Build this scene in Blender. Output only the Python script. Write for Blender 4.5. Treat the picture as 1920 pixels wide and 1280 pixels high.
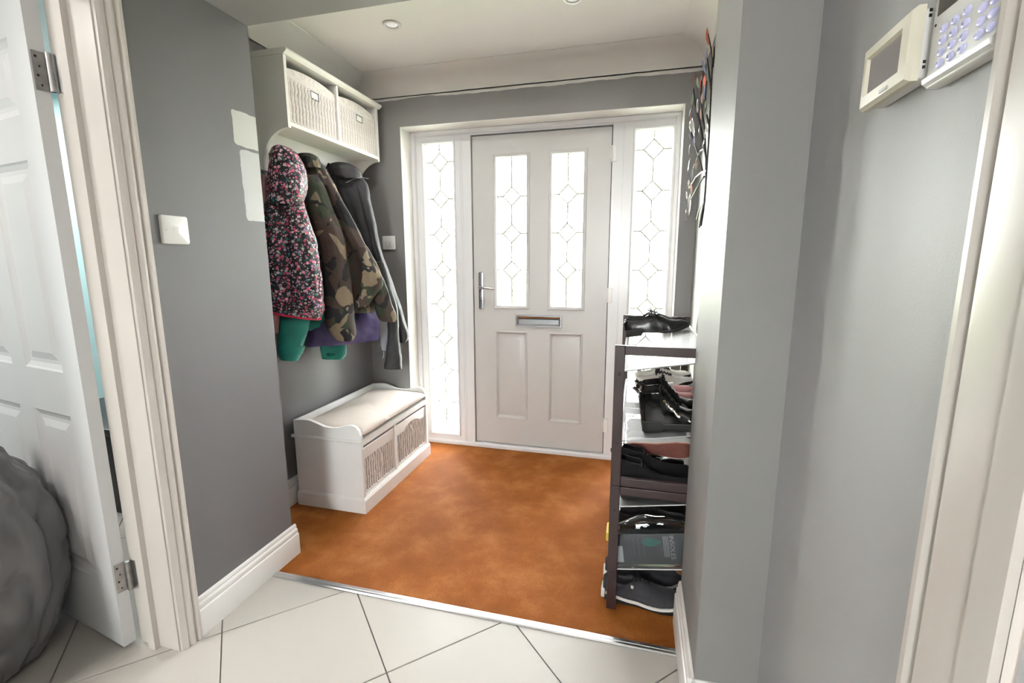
import bpy, bmesh, math, random
from mathutils import Vector, Matrix, noise
random.seed(7)
for o in list(bpy.data.objects): bpy.data.objects.remove(o, do_unlink=True)
S = bpy.context.scene
COL = S.collection
PI = math.pi

# ------------------------------------------------------------------ camera
FPX = 879.13
CAM = Vector((1.0372, -2.9457, 1.2638))
YAW, PITCH, ROLL = .2596, -.1688, -.0029
_fw = Vector((-math.sin(YAW), math.cos(YAW), 0)); _rt = Vector((math.cos(YAW), math.sin(YAW), 0)); _up = Vector((0, 0, 1))
CF = _fw*math.cos(PITCH) + _up*math.sin(PITCH)
_U = _up*math.cos(PITCH) - _fw*math.sin(PITCH)
CR = _rt*math.cos(ROLL) + _U*math.sin(ROLL)
CU = _U*math.cos(ROLL) - _rt*math.sin(ROLL)
cd = bpy.data.cameras.new('camera'); cam = bpy.data.objects.new('camera', cd); COL.objects.link(cam)
cd.sensor_width = 36; cd.lens = FPX*36/1920; cd.clip_start = .02; cd.clip_end = 200
M = Matrix((CR, CU, -CF)).transposed().to_4x4(); M.translation = CAM
cam.matrix_world = M
S.camera = cam

# ------------------------------------------------------------------ world, lights, exposure
SKY = 32.0
w = bpy.data.worlds.new('world'); S.world = w; w.use_nodes = True
bg = w.node_tree.nodes['Background']; bg.inputs[0].default_value = (1, .985, .98, 1); bg.inputs[1].default_value = SKY
S.view_settings.view_transform = 'Standard'; S.view_settings.look = 'None'
S.view_settings.exposure = .62; S.view_settings.gamma = 1; S.view_settings.use_curve_mapping = False
HALL_FILL_W = 3; ROOM_FILL_W = 19; SPOT_W = 15

def ray(u, v): return CF + CR*((u-960)/FPX) - CU*((v-640)/FPX)
def on(u, v, ax, val):
    d = ray(u, v); i = 'xyz'.index(ax); return CAM + d*((val-CAM[i])/d[i])
def onplane(u, v, p, n):
    d = ray(u, v); return CAM + d*((Vector(p)-CAM).dot(n)/d.dot(n))

# ------------------------------------------------------------------ materials
MATS = {}
def nodes_of(m): return m.node_tree.nodes, m.node_tree.links
def mat(name, col, rough=.5, metal=0, var=.06, vscale=6, bump=0, bscale=200, coat=0, spec=.5, sheen=0, stretch=None):
    if name in MATS: return MATS[name]
    m = bpy.data.materials.new(name); m.use_nodes = True; N, L = nodes_of(m)
    b = N['Principled BSDF']
    b.inputs['Roughness'].default_value = rough; b.inputs['Metallic'].default_value = metal
    b.inputs['Coat Weight'].default_value = coat; b.inputs['Specular IOR Level'].default_value = spec
    b.inputs['Sheen Weight'].default_value = sheen
    tc = N.new('ShaderNodeTexCoord'); src = tc.outputs['Object']
    if stretch:
        mp = N.new('ShaderNodeMapping'); mp.inputs['Scale'].default_value = stretch; L.new(src, mp.inputs[0]); src = mp.outputs[0]
    nz = N.new('ShaderNodeTexNoise'); nz.inputs['Scale'].default_value = vscale; nz.inputs['Detail'].default_value = 5
    L.new(src, nz.inputs['Vector'])
    cr = N.new('ShaderNodeValToRGB')
    cr.color_ramp.elements[0].position = .3; cr.color_ramp.elements[1].position = .7
    cr.color_ramp.elements[0].color = [max(0, c*(1-var)) for c in col]+[1]
    cr.color_ramp.elements[1].color = [min(1, c*(1+var)) for c in col]+[1]
    L.new(nz.outputs['Fac'], cr.inputs[0]); L.new(cr.outputs[0], b.inputs['Base Color'])
    if bump:
        n2 = N.new('ShaderNodeTexNoise'); n2.inputs['Scale'].default_value = bscale; n2.inputs['Detail'].default_value = 3
        L.new(src, n2.inputs['Vector'])
        bp = N.new('ShaderNodeBump'); bp.inputs['Strength'].default_value = bump; bp.inputs['Distance'].default_value = .01
        L.new(n2.outputs['Fac'], bp.inputs['Height']); L.new(bp.outputs[0], b.inputs['Normal'])
    MATS[name] = m; m['bsdf'] = b.name
    return m
def sock(m): return m.node_tree.nodes['Principled BSDF']

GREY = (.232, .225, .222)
GREY_SHADED = (.150, .147, .154)  # same grey paint, darkened to put the left walls' shade into the colour
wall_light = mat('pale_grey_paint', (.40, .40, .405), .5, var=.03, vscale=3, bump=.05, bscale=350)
wall_shaded = mat('grey_paint_shaded', GREY_SHADED, .55, var=.03, vscale=3, bump=.05, bscale=350)
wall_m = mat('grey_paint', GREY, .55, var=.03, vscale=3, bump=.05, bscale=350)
white_paint = mat('white_ceiling_paint', (.88, .86, .835), .75, var=.015, vscale=2, bump=.03, bscale=300)
gloss_white = mat('white_gloss_trim', (.80, .78, .765), .28, var=.015, vscale=5)
trim_warm = mat('warm_white_gloss', (.60, .555, .515), .3, var=.015, vscale=5)
upvc = mat('white_upvc', (.80, .80, .82), .25, var=.01)
door_w = mat('white_composite_door', (.61, .595, .585), .33, var=.015, vscale=8, bump=.02, bscale=120)
door_in = mat('white_interior_door', (.78, .78, .79), .4, var=.015, vscale=8)
teal_wall = mat('teal_wall_paint', (.40, .59, .62), .7, var=.02)
tile_m = mat('cream_porcelain_tile', (.465, .437, .408), .36, var=.035, vscale=2.5, spec=.35)
grout_m = mat('grey_grout', (.27, .26, .25), .9, var=.05)
alu = mat('brushed_aluminium', (.75, .76, .78), .3, 1, var=.05)
chrome = mat('satin_chrome', (.50, .51, .53), .25, 1, var=.05)
steel = mat('hinge_steel', (.45, .44, .43), .35, 1, var=.15, vscale=40)
dark_metal = mat('dark_screw', (.03, .025, .025), .5, .3)
furn = mat('white_painted_wood', (.87, .85, .81), .38, var=.015, vscale=10)
furn_b = mat('bright_white_painted_wood', (.88, .875, .87), .38, var=.015, vscale=10)
wick = mat('whitewashed_willow', (.74, .70, .67), .65, var=.12, vscale=60, bump=.4, bscale=180)
wick2 = mat('whitewashed_rattan', (.85, .81, .79), .7, var=.1, vscale=70, bump=.5, bscale=200)
dark_in = mat('shadow_interior', (.25, .22, .2), .9)
cush = mat('beige_cotton', (.68, .61, .56), .85, var=.03, vscale=9, bump=.2, bscale=500)
button_w = mat('white_plastic', (.82, .81, .80), .3, var=.01)
cream_p = mat('cream_plastic', (.72, .68, .56), .35, var=.01)
rack_m = mat('dark_brown_tube', (.032, .016, .016), .42, var=.1, vscale=20)
outline_black = mat('black_plastic', (.012, .012, .013), .4)

def glass_mat(name, tint, gl):
    m = bpy.data.materials.new(name); m.use_nodes = True; N, L = nodes_of(m)
    N.remove(N['Principled BSDF']); out = N['Material Output']
    t = N.new('ShaderNodeBsdfTransparent'); t.inputs[0].default_value = tint
    g = N.new('ShaderNodeBsdfGlossy'); g.inputs['Roughness'].default_value = .03
    fr = N.new('ShaderNodeFresnel'); fr.inputs[0].default_value = 1.45
    mu = N.new('ShaderNodeMath'); mu.operation = 'MULTIPLY'; mu.inputs[1].default_value = gl; L.new(fr.outputs[0], mu.inputs[0])
    mx = N.new('ShaderNodeMixShader'); L.new(mu.outputs[0], mx.inputs[0]); L.new(t.outputs[0], mx.inputs[1]); L.new(g.outputs[0], mx.inputs[2])
    L.new(mx.outputs[0], out.inputs[0]); return m
glass = glass_mat('window_glass', (.97, .99, .98, 1), .8)
clear_plastic = glass_mat('clear_plastic', (.86, .87, .88, 1), 2.2)

def wall_patch_mat():
    """grey paint with two lighter touch-up patches rolled on near the wall's end"""
    m = mat('grey_paint_shaded_patched', GREY_SHADED, .55, var=.03, vscale=3, bump=.05, bscale=350); N, L = nodes_of(m); b = sock(m)
    base = b.inputs['Base Color'].links[0].from_socket
    g = N.new('ShaderNodeNewGeometry'); sp = N.new('ShaderNodeSeparateXYZ'); L.new(g.outputs['Position'], sp.inputs[0])
    nz = N.new('ShaderNodeTexNoise'); nz.inputs['Scale'].default_value = 28; L.new(g.outputs['Position'], nz.inputs['Vector'])
    def mth(op, a, c=None):
        n = N.new('ShaderNodeMath'); n.operation = op
        for i, x in enumerate((a, c)):
            if x is None: continue
            if isinstance(x, (int, float)): n.inputs[i].default_value = x
            else: L.new(x, n.inputs[i])
        return n.outputs[0]
    def box(y0, y1, z0, z1, lean):
        yy = mth('ADD', sp.outputs[1], mth('MULTIPLY', mth('SUBTRACT', sp.outputs[2], (z0+z1)/2), lean))
        dy = mth('SUBTRACT', mth('ABSOLUTE', mth('SUBTRACT', yy, (y0+y1)/2)), (y1-y0)/2-.012)
        dz = mth('SUBTRACT', mth('ABSOLUTE', mth('SUBTRACT', sp.outputs[2], (z0+z1)/2)), (z1-z0)/2-.012)
        d = mth('SQRT', mth('ADD', mth('POWER', mth('MAXIMUM', dy, 0), 2), mth('POWER', mth('MAXIMUM', dz, 0), 2)))
        d = mth('ADD', d, mth('MULTIPLY', mth('SUBTRACT', nz.outputs['Fac'], .5), .009))
        return mth('LESS_THAN', d, .012)
    for (a, colr) in ((box(-1.489, -1.30, 1.680, 1.800, .03), (.62, .62, .59, 1)), (box(-1.468, -1.30, 1.418, 1.668, .02), (.56, .56, .575, 1))):
        mx = N.new('ShaderNodeMix'); mx.data_type = 'RGBA'; L.new(a, mx.inputs[0]); L.new(base, mx.inputs[6]); mx.inputs[7].default_value = colr
        base = mx.outputs[2]
    L.new(base, b.inputs['Base Color']); return m
def wall_back_mat():
    """grey paint cut in unevenly under the coving: ceiling white above a wavering line"""
    m = mat('grey_paint_cut_in', GREY, .55, var=.03, vscale=3, bump=.05, bscale=350); N, L = nodes_of(m); b = sock(m)
    base = b.inputs['Base Color'].links[0].from_socket
    g = N.new('ShaderNodeNewGeometry'); sp = N.new('ShaderNodeSeparateXYZ'); L.new(g.outputs['Position'], sp.inputs[0])
    nz = N.new('ShaderNodeTexNoise'); nz.inputs['Scale'].default_value = 3.5; nz.inputs['Detail'].default_value = 6; L.new(g.outputs['Position'], nz.inputs['Vector'])
    a = N.new('ShaderNodeMath'); a.operation = 'MULTIPLY_ADD'; a.inputs[1].default_value = .05; a.inputs[2].default_value = 2.212; L.new(nz.outputs['Fac'], a.inputs[0])
    c = N.new('ShaderNodeMath'); c.operation = 'GREATER_THAN'; L.new(sp.outputs[2], c.inputs[0]); L.new(a.outputs[0], c.inputs[1])
    mx = N.new('ShaderNodeMix'); mx.data_type = 'RGBA'; L.new(c.outputs[0], mx.inputs[0]); L.new(base, mx.inputs[6]); mx.inputs[7].default_value = (.74, .72, .70, 1)
    L.new(mx.outputs[2], b.inputs['Base Color']); return m

# ------------------------------------------------------------------ mesh builder
ORG = {}
def org(o): return ORG.get(o.name, Vector((0, 0, 0)))
class MB:
    def __init__(s): s.v = []; s.f = []
    def add(s, vs, fs):
        k = len(s.v); s.v += [Vector(p) for p in vs]; s.f += [tuple(i+k for i in f) for f in fs]; return s
    def box(s, x0, x1, y0, y1, z0, z1, bev=0, seg=2):
        if bev <= 0:
            return s.add([(x, y, z) for x in (x0, x1) for y in (y0, y1) for z in (z0, z1)],
                         [(0, 1, 3, 2), (4, 6, 7, 5), (0, 4, 5, 1), (2, 3, 7, 6), (0, 2, 6, 4), (1, 5, 7, 3)])
        bm = bmesh.new(); bmesh.ops.create_cube(bm, size=1)
        for v in bm.verts: v.co = Vector((x0+(v.co.x+.5)*(x1-x0), y0+(v.co.y+.5)*(y1-y0), z0+(v.co.z+.5)*(z1-z0)))
        bmesh.ops.bevel(bm, geom=bm.edges[:], offset=min(bev, .49*min(x1-x0, y1-y0, z1-z0)), segments=seg, affect='EDGES', profile=.5)
        bm.verts.index_update(); s.add([v.co.copy() for v in bm.verts], [[v.index for v in f.verts] for f in bm.faces]); bm.free(); return s
    def rings(s, R, closed=True, cap0=True, cap1=True):
        n = len(R[0]); k = len(s.v)
        for r in R: s.v += [Vector(p) for p in r]
        m = n if closed else n-1
        for i in range(len(R)-1):
            for j in range(m):
                a = k+i*n+j; b = k+i*n+(j+1) % n; s.f.append((a, b, b+n, a+n))
        if cap0: s.f.append(tuple(k+j for j in reversed(range(n))))
        if cap1: s.f.append(tuple(k+(len(R)-1)*n+j for j in range(n)))
        return s
    def tube(s, pts, r, n=8, flat=1.0, cap=True):
        pts = [Vector(p) for p in pts]; R = []; up = None
        for i, p in enumerate(pts):
            t = (pts[min(i+1, len(pts)-1)]-pts[max(i-1, 0)]).normalized()
            if up is None: up = Vector((0, 0, 1)) if abs(t.z) < .9 else Vector((1, 0, 0))
            a = t.cross(up).normalized(); up = a.cross(t).normalized()
            rr = r[i] if isinstance(r, (list, tuple)) else r
            R.append([p + a*rr*math.cos(2*PI*j/n) + up*rr*flat*math.sin(2*PI*j/n) for j in range(n)])
        return s.rings(R, cap0=cap, cap1=cap)
    def prism(s, poly, axis, a, b):
        """poly of 2-tuples extruded along axis from a to b"""
        def P(q, t): return {'x': (t, q[0], q[1]), 'y': (q[0], t, q[1]), 'z': (q[0], q[1], t)}[axis]
        return s.rings([[P(q, a) for q in poly], [P(q, b) for q in poly]])
    def lathe(s, prof, c, axis='z', n=24):
        """prof of (radius, height) about c along axis"""
        R = []
        for r, h in prof:
            ring = []
            for j in range(n):
                ca, sa = r*math.cos(2*PI*j/n), r*math.sin(2*PI*j/n)
                d = {'z': (ca, sa, h), 'y': (ca, h, sa), 'x': (h, ca, sa)}[axis]
                ring.append(Vector(c)+Vector(d))
            R.append(ring)
        return s.rings(R)
    def grid(s, us, vs, holes, P, t0, t1):
        """slab with rectangular holes; P(u, v, t) gives the point"""
        us = sorted(set(us+[h[0] for h in holes]+[h[1] for h in holes])); vs = sorted(set(vs+[h[2] for h in holes]+[h[3] for h in holes]))
        def solid(i, j):
            if not (0 <= i < len(us)-1 and 0 <= j < len(vs)-1): return False
            cu, cv = (us[i]+us[i+1])/2, (vs[j]+vs[j+1])/2
            return not any(h[0] < cu < h[1] and h[2] < cv < h[3] for h in holes)
        for i in range(len(us)-1):
            for j in range(len(vs)-1):
                if not solid(i, j): continue
                u0, u1, v0, v1 = us[i], us[i+1], vs[j], vs[j+1]
                for t in (t0, t1): s.add([P(u0, v0, t), P(u1, v0, t), P(u1, v1, t), P(u0, v1, t)], [(0, 1, 2, 3)])
                for (di, dj, e) in ((-1, 0, ((u0, v0), (u0, v1))), (1, 0, ((u1, v0), (u1, v1))), (0, -1, ((u0, v0), (u1, v0))), (0, 1, ((u0, v1), (u1, v1)))):
                    if not solid(i+di, j+dj):
                        s.add([P(*e[0], t0), P(*e[1], t0), P(*e[1], t1), P(*e[0], t1)], [(0, 1, 2, 3)])
        return s
    def ring_rect(s, u0, u1, v0, v1, prof, P, cap=False):
        """profile of (inset, t) swept round a rectangle with mitred corners"""
        R = [[P(u0+d, v0+d, t), P(u1-d, v0+d, t), P(u1-d, v1-d, t), P(u0+d, v1-d, t)] for d, t in prof]
        return s.rings(R, cap0=False, cap1=cap)
    def build(s, name, m, parent=None, smooth=False, kind=None, origin=None):
        o0 = org(parent) if parent is not None else (Vector(origin) if origin is not None else Vector((0, 0, 0)))
        me = bpy.data.meshes.new(name); me.from_pydata([tuple(v-o0) for v in s.v], [], s.f)
        bm = bmesh.new(); bm.from_mesh(me); bmesh.ops.remove_doubles(bm, verts=bm.verts, dist=1e-5)
        bmesh.ops.recalc_face_normals(bm, faces=bm.faces); bm.to_mesh(me); bm.free()
        o = bpy.data.objects.new(name, me); COL.objects.link(o)
        if parent is not None: o.parent = parent
        elif origin is not None: o.location = o0
        ORG[o.name] = o0
        me.materials.append(m if not isinstance(m, str) else MATS[m])
        if smooth:
            for p in me.polygons: p.use_smooth = True
            if smooth != 'all':
                try: me.set_sharp_from_angle(angle=math.radians(smooth if not isinstance(smooth, bool) else 40))
                except Exception: pass
        if kind: o['kind'] = kind
        return o
XZ = lambda u, v, t: (u, t, v)      # wall facing -y: u=x v=z t=y
YZ = lambda u, v, t: (t, u, v)      # wall facing x

def thing(name, label, cat, loc=(0, 0, 0), group=None, kind=None, rot=None):
    o = bpy.data.objects.new(name, None); COL.objects.link(o); o.location = loc; o.empty_display_size = .05
    if label: o['label'] = label
    if cat: o['category'] = cat
    if group: o['group'] = group
    if kind: o['kind'] = kind
    if rot is not None: o.rotation_euler = rot; ORG[o.name] = Vector((0, 0, 0))
    else: ORG[o.name] = Vector(loc)
    return o
def tag(o, label, cat, group=None):
    o['label'] = label; o['category'] = cat
    if group: o['group'] = group
    return o
def copy_tree(o, parent=None):
    c = o.copy(); COL.objects.link(c); c.parent = parent
    for ch in o.children: copy_tree(ch, c)
    return c
def lerp_tab(tab, t):
    if t <= tab[0][0]: return tab[0][1]
    for (a, b), (c, d) in zip(tab, tab[1:]):
        if t <= c:
            k = (t-a)/(c-a); k = k*k*(3-2*k)*.5+k*.5; return b+(d-b)*k
    return tab[-1][1]

# ------------------------------------------------------------------ setting: walls
XL, XR = -.69, 1.33          # porch side walls
YB = -.16                    # porch wall that holds the front door
HL, HR = -.373, 1.378        # hall side walls
Y1, Y2 = -1.378, -1.775      # far and near faces of the opening between porch and hall
ZC, ZH, ZBEAM = 2.37, 2.40, 2.112

MB().grid([-.80, 1.50], [0, 2.5], [(-.413, 1.245, -.02, 2.081)], XZ, YB, .12).build('wall_back', wall_back_mat(), kind='structure')
reveal = MB()
for (x0, x1, z0, z1) in ((-.4128, -.4098, 0, 2.0782), (1.2418, 1.2448, 0, 2.0782), (-.4128, 1.2448, 2.0782, 2.0808)):
    reveal.box(x0, x1, YB+.0005, .05, z0, z1)
reveal.build('trim_1', white_paint, kind='structure')
MB().box(-.80, XL, Y1-.1, .12, 0, 2.5).box(XL, -.525, Y1-.1, Y1, 0, 2.5).build('wall_porch_left', wall_shaded, kind='structure')
MB().box(XR, 1.60, Y1, .12, 0, 2.5).box(1.227, 1.60, Y2, Y1, 0, 2.5).build('wall_porch_right', wall_m, kind='structure')
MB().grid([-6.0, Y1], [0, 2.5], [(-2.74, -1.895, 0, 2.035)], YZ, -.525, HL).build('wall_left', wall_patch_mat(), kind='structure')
MB().grid([-6.0, Y2], [0, 2.5], [(-3.30, -2.43, 0, 2.035)], YZ, HR, 1.53).build('wall_right', wall_light, kind='structure')
FILL_WIN = (.05, 1.05, .88, 2.10)      # window added behind the camera to send fill light into the porch
MB().grid([-.525, 1.53], [0, 2.5], [FILL_WIN], XZ, -6.15, -6.0).build('wall_front', wall_m, kind='structure')
MB().box(HL, 1.50, Y2, Y1, ZBEAM, 2.5).build('wall_beam', wall_m, kind='structure')
MB().box(-.80, 1.50, Y1, .12, ZC, 2.5).build('ceiling', white_paint, kind='structure')
MB().box(HL, HR, -6, Y2, ZH, 2.5).build('ceiling_hall', white_paint, kind='structure')
# coving: concave quarter profile on the three porch walls
def cove_profile(n=10, sz=.105):
    return [(0, 0)]+[(sz*(1-math.sin(a)), -sz*(1-math.cos(a))-.0) for a in [PI/2*i/n for i in range(n+1)]][::-1]
prof = []
sz = .11
pts = [(sz*(1-math.cos(a)), sz*(1-math.sin(a))) for a in [PI/2*i/10 for i in range(11)]]   # (out from wall, down from ceiling)
poly = [(0, 0), (sz+.008, 0), (sz+.008, .004)] + [(p[0]+.0, p[1]+.004) for p in reversed([(sz*(1-math.cos(PI/2*i/10)), sz*(1-math.sin(PI/2*i/10))) for i in range(11)])] + [(0, sz+.010)]
MB().prism([(XL+a, ZC-b) for a, b in poly], 'y', Y1, YB).build('trim_2', white_paint, kind='structure', smooth=True)
MB().prism([(YB-a, ZC-b) for a, b in poly], 'x', XL, XR).build('trim_3', white_paint, kind='structure', smooth=True)
MB().prism([(XR-a, ZC-b) for a, b in poly], 'y', Y1, YB).build('trim_4', white_paint, kind='structure', smooth=True)

# neighbouring room seen through the open door
MB().box(-3.5, -.80, -.60, -.5, 0, 2.5).build('wall_room_far', teal_wall, kind='structure')
MB().box(-3.5, -3.4, -5.0, -.5, 0, 2.5).build('wall_room_left', teal_wall, kind='structure')
MB().box(-3.5, -.525, -5.1, -5.0, 0, 2.5).build('wall_room_near', teal_wall, kind='structure')
MB().box(-3.5, -.525, -5.0, -.5, ZH, 2.5).build('ceiling_room', white_paint, kind='structure')

# ------------------------------------------------------------------ floor and its tiles
fl = MB().box(-3.5, 1.53, -6.1, -.45, -.06, -.006).box(-.80, 1.50, -.45, .12, -.06, -.006).build('floor', grout_m, kind='structure')
def clip(poly, nx, ny, d):      # keep nx*x+ny*y <= d
    out = []
    for i in range(len(poly)):
        a, b = poly[i], poly[(i+1) % len(poly)]; da, db = nx*a[0]+ny*a[1]-d, nx*b[0]+ny*b[1]-d
        if da <= 0: out.append(a)
        if da*db < 0: t = da/(da-db); out.append((a[0]+t*(b[0]-a[0]), a[1]+t*(b[1]-a[1])))
    return out
def tile_region(planes):
    P_ = .635; g = .0028
    for i in range(-6, 8):
        for j in range(-5, 9):
            s0 = -.855-P_*i; d0 = 1.515+P_*(j-1)       # s=x+y in [s0-P,s0], d=x-y in [d0,d0+P]
            q = []
            for (s_, d_) in ((s0-g, d0+g), (s0-g, d0+P_-g), (s0-P_+g, d0+P_-g), (s0-P_+g, d0+g)): q.append(((s_+d_)/2, (s_-d_)/2))
            for (nx, ny, d) in planes:
                q = clip(q, nx, ny, d)
                if len(q) < 3: break
            if len(q) < 3: continue
            ar = .5*abs(sum(q[k][0]*q[(k+1) % len(q)][1]-q[(k+1) % len(q)][0]*q[k][1] for k in range(len(q))))
            if ar < .002: continue
            c = (sum(p[0] for p in q)/len(q), sum(p[1] for p in q)/len(q))
            qi = [(p[0]+(c[0]-p[0])*.004, p[1]+(c[1]-p[1])*.004) for p in q]
            MB().rings([[(p[0], p[1], -.006) for p in q], [(p[0], p[1], -.001) for p in q], [(p[0], p[1], 0) for p in qi]], cap0=False).build('tile', tile_m, fl)
tile_region([(1, 0, HR), (-1, 0, .525), (0, 1, -1.53), (0, -1, 4.2)])
tile_region([(1, 0, -.525), (-1, 0, 2.2), (0, 1, -1.478), (0, -1, 3.4)])
tile_region([(1, 0, -.80), (-1, 0, 2.2), (0, 1, -.9), (0, -1, 1.478)])

coir = mat('rust_coir', (.33, .125, .042), .75, var=.0, bump=.8, bscale=420, spec=.16)
def coir_nodes():
    N, L = nodes_of(coir); b = sock(coir); tc = N.new('ShaderNodeTexCoord')
    n1 = N.new('ShaderNodeTexNoise'); n1.inputs['Scale'].default_value = 5; n1.inputs['Detail'].default_value = 6; n1.inputs['Roughness'].default_value = .62
    n2 = N.new('ShaderNodeTexNoise'); n2.inputs['Scale'].default_value = 160; n2.inputs['Detail'].default_value = 2
    for n in (n1, n2): L.new(tc.outputs['Object'], n.inputs['Vector'])
    ad = N.new('ShaderNodeMath'); ad.operation = 'MULTIPLY_ADD'; ad.inputs[1].default_value = .30; L.new(n2.outputs['Fac'], ad.inputs[0]); L.new(n1.outputs['Fac'], ad.inputs[2])
    cr = N.new('ShaderNodeValToRGB'); e = cr.color_ramp.elements
    e[0].position = .36; e[0].color = (.255, .070, .008, 1); e[1].position = .92; e[1].color = (.52, .20, .058, 1)
    k = e.new(.63); k.color = (.35, .105, .016, 1)
    L.new(ad.outputs[0], cr.inputs[0]); L.new(cr.outputs[0], b.inputs['Base Color'])
coir_nodes()
mt = MB().box(XL, XR, -1.500, -.02, -.006, 0).build('coir_matting', coir)
tag(mt, 'rust brown coir entrance matting filling the porch floor', 'mat')
ts = MB().prism([(-1.531, 0), (-1.531, .003), (-1.527, .0065), (-1.5205, .0068), (-1.519, .0052), (-1.5165, .0052), (-1.515, .0068), (-1.503, .0062), (-1.497, .002), (-1.497, 0)], 'x', -.353, 1.2075).build('threshold_strip', alu, smooth=False)
tag(ts, 'ribbed aluminium threshold strip between the coir matting and cream tiles', 'strip')

# baseboards, ogee-topped profile (out, z)
def base_prof(h, t): return [(0, 0), (t, 0), (t, h*.66), (t*.92, h*.69), (t*.72, h*.71), (t*.78, h*.76), (t*.72, h*.83), (t*.5, h*.865), (t*.42, h*.89), (t*.48, h*.93), (t*.36, h*.98), (t*.2, h), (0, h)]
def bb(name, axis, wall, sgn, a, b, h=.135, t=.02, m=gloss_white):
    MB().prism([(wall+sgn*o, z) for o, z in base_prof(h, t)], axis, a, b).build(name, m, kind='structure', smooth=30)
bb('baseboard_left', 'y', HL, 1, -1.852, -1.362)
bb('baseboard_porch_left', 'y', XL, 1, Y1, YB, h=.14)
bb('baseboard_porch_right', 'y', 1.227, -1, Y2-.02, Y1+.004, h=.166, t=.019)
bb('baseboard_right', 'x', Y2, -1, 1.208, HR, h=.166)
bb('baseboard_hall_right', 'y', HR, -1, -2.352, Y2-.02, h=.166)
bb('baseboard_back', 'x', YB, -1, XL, -.415, h=.14)

# door casings: architrave profile (across, out)
def arch_prof(wd, t): return [(0, 0), (0, t*.8), (.004, t), (.012, t), (.017, t*.8), (.022, t*.66), (.027, t*.9), (.033, t*.93), (wd*.70, t*.62), (wd*.74, t*.75), (wd*.80, t*.72), (wd*.93, t*.5), (wd, t*.42), (wd, 0)]
def casing(name, wall, sgn, yin0, yin1, ztop, wd, t, m):
    """architrave round a doorway in a wall at x=wall; yin0<yin1 are the inner edges"""
    mb = MB(); pr = arch_prof(wd, t)
    path = [(yin1, 0, 1, 0), (yin1, ztop, 1, 1), (yin0, ztop, -1, 1), (yin0, 0, -1, 0)]
    R = []
    for (y, z, dy, dz) in path: R.append([(wall+sgn*o, y+dy*(wd-a), z+dz*(wd-a)) for a, o in pr])
    mb.rings(R); return mb.build(name, m, kind='structure', smooth=25)
casing('trim_5', HL, 1, -2.705, -1.915, 2.005, .066, .024, trim_warm)
casing('trim_6', HR, -1, -3.265, -2.465, 2.005, .11, .022, trim_warm)
# linings with stop
mb = MB()
mb.box(-.536, HL-.0005, -1.919, -1.8955, 0, 2.0).box(-.486, -.455, -1.936, -1.919, 0, 1.99)
mb.box(-.536, HL-.0005, -2.7395, -2.709, 0, 2.0).box(-.486, -.455, -2.709, -2.692, 0, 1.99)
mb.box(-.536, HL-.0005, -2.7395, -1.8955, 2.0, 2.0345)
mb.build('trim_7', trim_warm, kind='structure')
mb = MB()
mb.box(HR+.0005, 1.53, -2.4655, -2.4305, 0, 2.0).box(HR+.0005, 1.53, -3.2995, -3.265, 0, 2.0).box(HR+.0005, 1.53, -3.2995, -2.4305, 2.0, 2.0345)
mb.build('trim_8', trim_warm, kind='structure')

# ------------------------------------------------------------------ panelled interior door leaf (local: u along leaf from hinge, v up, t thickness)
PANELS = [(.10, .335, .22, .78), (.425, .66, .22, .78), (.10, .335, .92, 1.54), (.425, .66, .92, 1.54), (.10, .335, 1.66, 1.86), (.425, .66, 1.66, 1.86)]
def leaf(mb, P, Wd, Hh, T):
    mb.grid([0, Wd], [0, Hh], [(a, b, c, d) for a, b, c, d in PANELS], P, 0, T)
    for (a, b, c, d) in PANELS:
        for (s0, sg) in ((0, 1), (T, -1)):
            mb.ring_rect(a, b, c, d, [(0, s0), (.006, s0+sg*.004), (.02, s0+sg*.009), (.032, s0+sg*.009), (.055, s0+sg*.003)], P, cap=True)
# left door, swung back into the neighbouring room
ang = math.radians(188.5)     # leaf direction from hinge in plan: mostly -x, a little +y is handled below
hx, hy = -.5435, -1.9465
du = Vector((-.986, .166, 0)).normalized(); dn = Vector((du.y, -du.x, 0))   # dn points to +y side
if dn.y < 0: dn = -dn
dfp = Vector((-.5525, -1.9625, 0))
def LP(u, v, t): q = dfp + du*u + dn*t; return (q.x, q.y, v+.012)
d2 = thing('door_2', 'white six-panel interior door standing open behind the grey refuse sack', None, (dfp.x, dfp.y, 0), kind='structure')
mb = MB(); leaf(mb, LP, .762, 1.975, .036); mb.build('door_leaf', door_in, d2)
# hinges
for zc in (1.775, .255):
    h = MB(); h.tube([(-.532, -1.930, zc-.05), (-.532, -1.930, zc+.05)], .0062, 12)
    for k in range(5): h.tube([(-.532, -1.930, zc-.05+k*.0205), (-.532, -1.930, zc-.05+k*.0205+.0175)], .0068, 12)
    e0 = Vector(LP(-.001, 0, .004)); e1 = Vector(LP(-.001, 0, .030)); off = Vector((.0012, 0, 0))
    h.add([e0+off+Vector((0, 0, zc-.05-.012)), e1+off+Vector((.004, .002, zc-.05-.012)), e1+off+Vector((.004, .002, zc+.05-.012)), e0+off+Vector((0, 0, zc+.05-.012))], [(0, 1, 2, 3)])
    h.box(-.532, -.506, -1.9208, -1.9192, zc-.05, zc+.05)
    ho = h.build('hinge', steel, d2, smooth=True)
    for k in range(4):
        p = e0.lerp(e1, .3 if k % 2 else .55)+Vector((.0022, 0, zc-.012+(-.036+.024*k)))
        MB().lathe([(.0001, 0), (.0035, 0), (.003, .001), (.0001, .001)], p, 'x', 10).build('screw', dark_metal, ho)
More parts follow.
